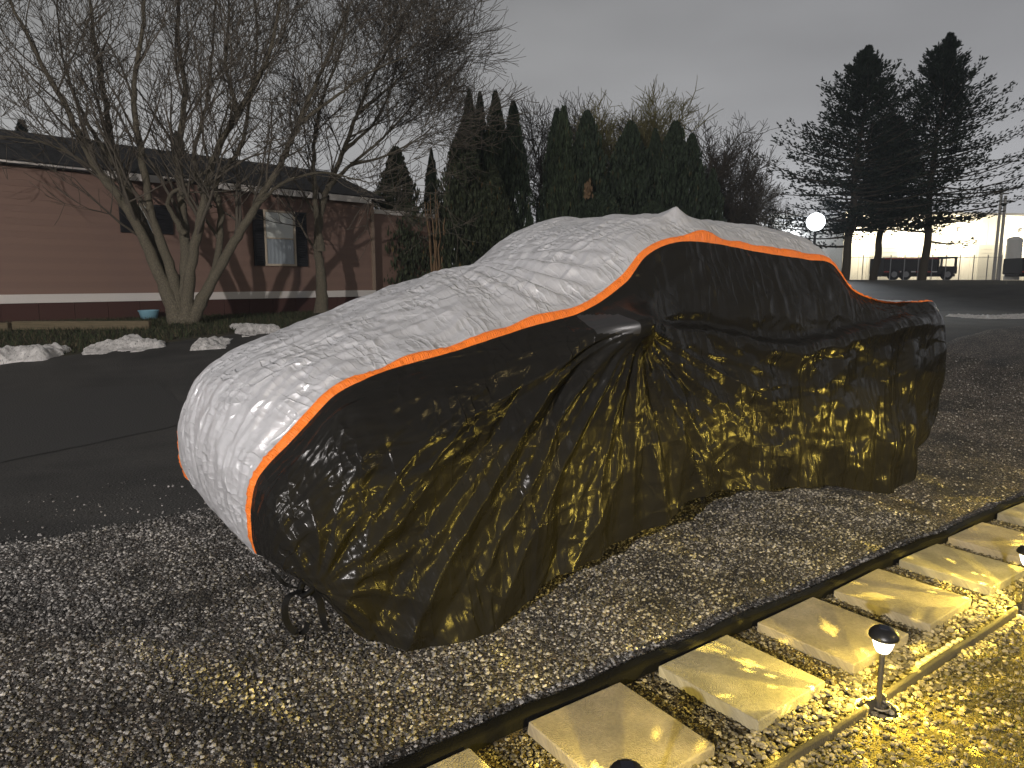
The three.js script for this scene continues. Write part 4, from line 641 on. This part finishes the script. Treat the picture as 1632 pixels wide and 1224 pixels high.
// ---------------------------------------------------------------- tall conifers
const matNeedle = [std(0.022, 0.034, 0.022, 0.85), std(0.018, 0.030, 0.020, 0.85)];
function conifer(basePx, topPx, topPy, depth, halfW, sd, label, clearTo) {
  seed(sd); const top = atDepth(topPx, topPy, depth), foot = atDepth(basePx, 440, depth), y0 = landY(foot.x, foot.z) - 0.06, h = top.y - y0;
  const lean = V(top.x - foot.x, 0, 0), trunk = new Soup(), need = new Soup(), limbs = new Soup();
  const at = (f) => V(lean.x * f + 0.12 * n2(f * 3, sd), h * f, 0.1 * n2(f * 3, sd + 5));
  { const P = [], Rd = []; for (let k = 0; k <= 24; k++) { P.push(at(k / 24)); Rd.push(0.19 * Math.pow(1 - k / 24, 0.85) + 0.012); } trunk.tube(P, Rd, 10); }
  const up = V(0, 1, 0);
  for (let k = 0; k < 230; k++) {
    const f = clearTo + (1 - clearTo) * Math.pow(k / 230, 0.9) - (k < 40 ? 0.13 * rnd() * rnd() : 0), a = k * 2.399 + gauss() * 0.4, g = Math.max(0, f - clearTo) / (1 - clearTo);
    const R = halfW * Math.pow(1 - g, 1.05) * (0.55 + 0.45 * sstep(-0.05, 0.22, g)) * rr(0.45, 1.35) + 0.04 + 0.05 * (1 - g);
    const d = V(Math.cos(a), lerp(-0.12, 0.75, g * g) + gauss() * 0.12, Math.sin(a)).normalize(), P = [at(f)], Rd = [0.05 * (1 - g) + 0.012], q = at(f), n = 7;
    for (let i = 1; i <= n; i++) {
      d.y += 0.05; d.x += gauss() * 0.06; d.z += gauss() * 0.06; d.normalize(); q.addScaledVector(d, R / n); P.push(q.clone()); Rd.push(Rd[0] * (1 - 0.85 * i / n));
      if (i / n < 0.25) continue;
      const tufts = 14;
      for (let t = 0; t < tufts; t++) {
        const sd2 = d.clone().cross(up).normalize(), off = (rnd() - 0.5) * 2 * R * 0.26 * (1.25 - i / n), c = q.clone().addScaledVector(sd2, off).addScaledVector(d, rr(-0.5, 0.5) * R / n); c.y += gauss() * 0.16 * Math.min(1, R) + 0.03;
        const dir = d.clone().multiplyScalar(0.8).addScaledVector(sd2, Math.sign(off) * 0.7).add(V(gauss() * 0.3, rr(0, 0.5), gauss() * 0.3)).normalize();
        for (let e = 0; e < 3; e++) { const L = rr(0.05, 0.13), ax = dir.clone().add(V(gauss() * 0.35, gauss() * 0.35, gauss() * 0.35)).normalize(), bx = ax.clone().cross(V(gauss(), gauss(), gauss())).normalize().multiplyScalar(L * 0.26); need.quad(c.clone().addScaledVector(ax, L * 0.5), ax.multiplyScalar(L), bx); }
      }
    }
    limbs.tube(P, Rd, 4);
  }
  const t = thing('tall_conifer', label, 'conifer', [foot.x, y0, foot.z]); const tr = mesh('trunk', trunk.geo(), matTwig, t); mesh('limbs', limbs.geo(), matTwig, tr); mesh('crown', need.geo(), matNeedle[sd % 2], t);
}
conifer(1345, 1385, 78, 34, 5.3, 710, 'tall dark conifer with a leaning trunk beside the flood lamp', 0.23);
conifer(1470, 1512, 58, 36, 5.4, 711, 'tallest dark conifer, farther from the flood lamp', 0.24);
conifer(1395, 1430, 190, 38, 2.6, 712, 'small dark conifer between the two tall ones', 0.42);
conifer(30, 34, 196, 34, 2.2, 713, 'dark evergreen top showing above the roof of the brown house', 0.1);
conifer(290, 285, 214, 38, 2.4, 714, 'dark evergreen behind the roof and the many stemmed tree', 0.1);

// ---------------------------------------------------------------- the lit yard beyond the trees
{
  const panel = std(0.78, 0.77, 0.74, 0.55), dark = std(0.02, 0.02, 0.022, 0.6), steel = std(0.35, 0.35, 0.36, 0.45, { metalness: 0.7 });
  const yardY = 1.52;
  // long pale warehouse
  const A = atDepth(1340, 440, 78), B = atDepth(1720, 440, 84), L = Math.hypot(B.x - A.x, B.z - A.z), turn = Math.atan2(-(B.z - A.z), B.x - A.x);
  const w = thing('warehouse', 'long floodlit pale metal warehouse behind the conifers', 'warehouse', [(A.x + B.x) / 2, yardY, (A.z + B.z) / 2], turn);
  const n = Math.round(L / 1.0); const pg = rbox(L / n - 0.03, 7.2, 0.08, 0.02, 0, 3.6, 0, 1); mesh('frame', box(L - 0.05, 7.1, 12, 0, 3.55, -6.1), panel, w); for (let k = 0; k < n; k++) { const m = mesh('wall_panel', pg, panel, w); m.position.x = -L / 2 + (k + 0.5) * L / n; }
  mesh('roof', rbox(L + 0.6, 0.3, 13, 0.05, 0, 7.35, -6), steel, w);
  for (const f of [0.08, 0.27, 0.46, 0.72]) { const x = -L / 2 + L * f; const e = new THREE.MeshStandardMaterial({ emissive: new THREE.Color(1, 0.9, 0.68), emissiveIntensity: 8 }); const h = mesh('wall_lamp', rbox(0.7, 0.35, 0.3, 0.05, x, 5.6, 0.35), steel, w); mesh('lamp_glass', rbox(0.6, 0.06, 0.24, 0.02, x, 5.40, 0.37), e, h); const P = new THREE.PointLight(new THREE.Color(1, 0.86, 0.58), 130); P.position.set(x, 5.1, 2.2); P.shadow.radius = 10; P.castShadow = true; w.add(P); }
  for (const f of [0.16, 0.6]) { const d = mesh('roller_door', rbox(3.4, 4, 0.06, 0.02, -L / 2 + L * f, 2, 0.08), std(0.55, 0.55, 0.54, 0.5), w); for (let k = 0; k < 9; k++) mesh('door_slat', rbox(3.3, 0.40, 0.03, 0.012, -L / 2 + L * f, 0.24 + k * 0.43, 0.125, 1), std(0.55, 0.55, 0.54, 0.5), d); }
  // white warehouse farther left
  const C = atDepth(1130, 440, 92), D = atDepth(1330, 440, 92), L2 = D.x - C.x, w2 = thing('warehouse', 'low white floodlit warehouse between the arborvitae and the flood lamp', 'warehouse', [(C.x + D.x) / 2, yardY, C.z]);
  const n2_ = Math.round(L2); const pg2 = rbox(L2 / n2_ - 0.03, 8, 0.08, 0.02, 0, 4, 0, 1); mesh('frame', box(L2 - 0.05, 7.9, 10, 0, 3.95, -5.1), panel, w2); for (let k = 0; k < n2_; k++) { const m = mesh('wall_panel', pg2, panel, w2); m.position.x = -L2 / 2 + (k + 0.5) * L2 / n2_; }
  mesh('roof', rbox(L2 + 0.5, 0.25, 11, 0.05, 0, 8.15, -5), panel, w2);
  for (const f of [0.3, 0.7]) { const x = -L2 / 2 + L2 * f, e = new THREE.MeshStandardMaterial({ emissive: new THREE.Color(0.92, 0.96, 1), emissiveIntensity: 8 }); const h = mesh('wall_lamp', rbox(0.7, 0.3, 0.3, 0.05, x, 6.9, 0.5), steel, w2); mesh('lamp_glass', rbox(0.6, 0.06, 0.24, 0.02, x, 6.72, 0.5), e, h); const P = new THREE.PointLight(new THREE.Color(0.90, 0.95, 1), 150); P.position.set(x, 6.4, 2.6); P.shadow.radius = 10; P.castShadow = true; w2.add(P); }
  // flood lamp facing the road
  const f = atDepth(1300, 354, 31), fy = landY(f.x, f.z), fl = thing('flood_lamp', 'glaring white flood lamp on a pole beside the tall conifer', 'flood lamp', [f.x, fy, f.z]), hgt = f.y - fy;
  mesh('pole', new THREE.CylinderGeometry(0.05, 0.08, hgt - 0.3, 14).translate(0, (hgt - 0.3) / 2, 0), dark, fl);
  const dir = V(-f.x, 0, -f.z).normalize(), ty = Math.atan2(dir.x, dir.z);
  const head = mesh('head', new THREE.CylinderGeometry(0.40, 0.28, 0.26, 32).rotateX(Math.PI / 2).rotateY(ty).translate(0, hgt, 0), dark, fl);
  const fe = new THREE.MeshStandardMaterial({ emissive: new THREE.Color(0.92, 0.97, 1), emissiveIntensity: 14 }); mesh('lamp_glass', new THREE.SphereGeometry(0.37, 28, 14, 0, 6.2832, 0, Math.PI / 2).scale(1, 0.2, 1).rotateX(Math.PI / 2).rotateY(ty).translate(dir.x * 0.14, hgt, dir.z * 0.14), fe, fl);
  const P = new THREE.SpotLight(new THREE.Color(0.88, 0.94, 1), 300, 0, 0.62, 0.8); P.position.set(dir.x * 0.5, hgt, dir.z * 0.5); P.target.position.set(dir.x * 20, hgt + 1, dir.z * 20); P.shadow.radius = 20; P.castShadow = true; fl.add(P, P.target);
  // dump truck and trailer in the yard
  const red = std(0.50, 0.03, 0.02, 0.5), pale = std(0.7, 0.7, 0.7, 0.5);
  const lorry = (x0, x1, depth, label, cab) => {
    const a = atDepth(x0, 440, depth), b = atDepth(x1, 440, depth), len = b.x - a.x, g = thing('parked_lorry', label, 'lorry', [(a.x + b.x) / 2, landY(0.5 * (a.x + b.x), -depth), -depth], 0, 'lorries parked in the yard');
    const bl = cab ? len * 0.72 : len, bx = -len / 2 + bl / 2;
    mesh('body', rbox(bl, 1.2, 2.2, 0.06, bx, 1.05, 0), dark, g); mesh('chassis', rbox(len, 0.2, 1.6, 0.04, 0, 0.36, 0), dark, g);
    const tn = Math.round(bl / 0.42); for (let k = 0; k < tn; k++) for (const y of [1.6, 0.62]) mesh('reflective_strip', rbox(bl / tn - 0.02, 0.09, 0.02, 0.004, bx - bl / 2 + (k + 0.5) * bl / tn, y, 1.112, 1), k % 2 && y < 1 ? pale : red, g);
    if (cab) { const c = len - bl, cx = len / 2 - c / 2 + 0.04; const cb = mesh('cab', mergeGeometries([rbox(c - 0.08, 0.55, 2.0, 0.05, cx, 0.75, 0), rbox(c - 0.08, 0.12, 2.0, 0.05, cx, 1.68, 0), rbox(0.12, 0.75, 0.12, 0.03, cx - c / 2 + 0.12, 1.3, 0.9), rbox(0.16, 0.75, 0.12, 0.03, cx + c / 2 - 0.14, 1.3, 0.9), rbox(0.12, 0.75, 0.12, 0.03, cx - c / 2 + 0.12, 1.3, -0.9), rbox(0.16, 0.75, 0.12, 0.03, cx + c / 2 - 0.14, 1.3, -0.9)]), dark, g); mesh('window', box(c - 0.4, 0.6, 0.02, cx, 1.3, 0.9), phys(0.95, 0.95, 0.95, 0.02, { transmission: 1, thickness: 0 }), cb); }
    for (const x of [-len * 0.36, -len * 0.2, len * 0.36]) { const wh = mesh('wheel', new THREE.CylinderGeometry(0.42, 0.42, 0.28, 24).rotateX(Math.PI / 2).translate(x, 0.42, 1.0), std(0.012, 0.012, 0.012, 0.8), g); mesh('rim', new THREE.CylinderGeometry(0.22, 0.22, 0.02, 20).rotateX(Math.PI / 2).translate(x, 0.42, 1.15), steel, wh); }
  };
  lorry(1396, 1512, 55, 'dark lorry with red reflective strips under the conifers', true);
  lorry(1612, 1740, 55, 'dark trailer with red reflective strips past the pale poles', false);
  // pale poles, tank and fence
  for (const [px, py, r, label] of [[1597, 300, 0.11, 'taller pale steel pole by the trailer'], [1603, 312, 0.12, 'shorter pale steel pole by the trailer'], [1188, 302, 0.07, 'thin pole above the white warehouse']]) { const d = px < 1300 ? 86 : 50, q = atDepth(px, py, d), y0 = landY(q.x, q.z) - 0.1, g = thing('utility_pole', label, 'pole', [q.x, y0, q.z]); mesh('shaft', new THREE.CylinderGeometry(r * 0.75, r, q.y - y0, 14).translate(0, (q.y - y0) / 2, 0), std(0.55, 0.53, 0.50, 0.7), g); mesh('crossarm', rbox(1.0, 0.10, 0.10, 0.02, 0, q.y - y0 - 0.35, 0), std(0.3, 0.28, 0.25, 0.8), g); }
  { const q = atDepth(1616, 400, 58), y0 = landY(q.x, q.z); const g = thing('storage_tank', 'white upright storage tank behind the trailer', 'tank', [q.x, y0, q.z]); mesh('shell', new THREE.CylinderGeometry(0.55, 0.55, 3.2, 28).translate(0, 1.6, 0), panel, g); mesh('dome', new THREE.SphereGeometry(0.55, 28, 10, 0, 6.2832, 0, Math.PI / 2).scale(1, 0.45, 1).translate(0, 3.2, 0), panel, g); }
  for (let k = 0; k < 12; k++) { const q = atDepth(1352 + k * 22, 440, 48); const g = thing('fence_post', 'thin steel post of the yard fence', 'fence post', [q.x, landY(q.x, q.z) - 0.1, q.z], 0, 'yard fence posts'); mesh('post', new THREE.CylinderGeometry(0.03, 0.03, 1.7, 10).translate(0, 0.85, 0), steel, g); mesh('post_cap', new THREE.SphereGeometry(0.042, 12, 8).translate(0, 1.71, 0), steel, g); }
  { const q0 = atDepth(1352, 440, 48), q1 = atDepth(1352 + 242, 440, 48), s = new Soup(), y = landY(q0.x, q0.z); const LL = q1.x - q0.x; for (const h of [0.1, 1.6]) s.tube([V(0, h, 0), V(LL, h, 0)], [0.018, 0.018], 6); for (let k = 0; k < LL / 0.11; k++) { s.tube([V(k * 0.11, 0.1, 0), V(k * 0.11 + 1.5, 1.6, 0)].map((v) => v.x > LL ? V(LL, 1.6 - (v.x - LL), 0) : v), [0.003, 0.003], 3); s.tube([V(k * 0.11 + 1.5, 0.1, 0), V(k * 0.11, 1.6, 0)].map((v) => v.x > LL ? V(LL, 0.1 + (v.x - LL), 0) : v), [0.003, 0.003], 3); } const m = mesh('fence_mesh', s.geo(), steel); m.position.set(q0.x, y - 0.1, q0.z + 0.035); tag(m, 'chain link mesh strung along the yard fence posts', 'fence'); }
}
scene.fog = new THREE.FogExp2(0xdce6f6, 0.0007);     // thin winter mist
scene.traverse((o) => { if (o.isMesh) o.castShadow = o.receiveShadow = true; });
renderer.render(scene, camera);
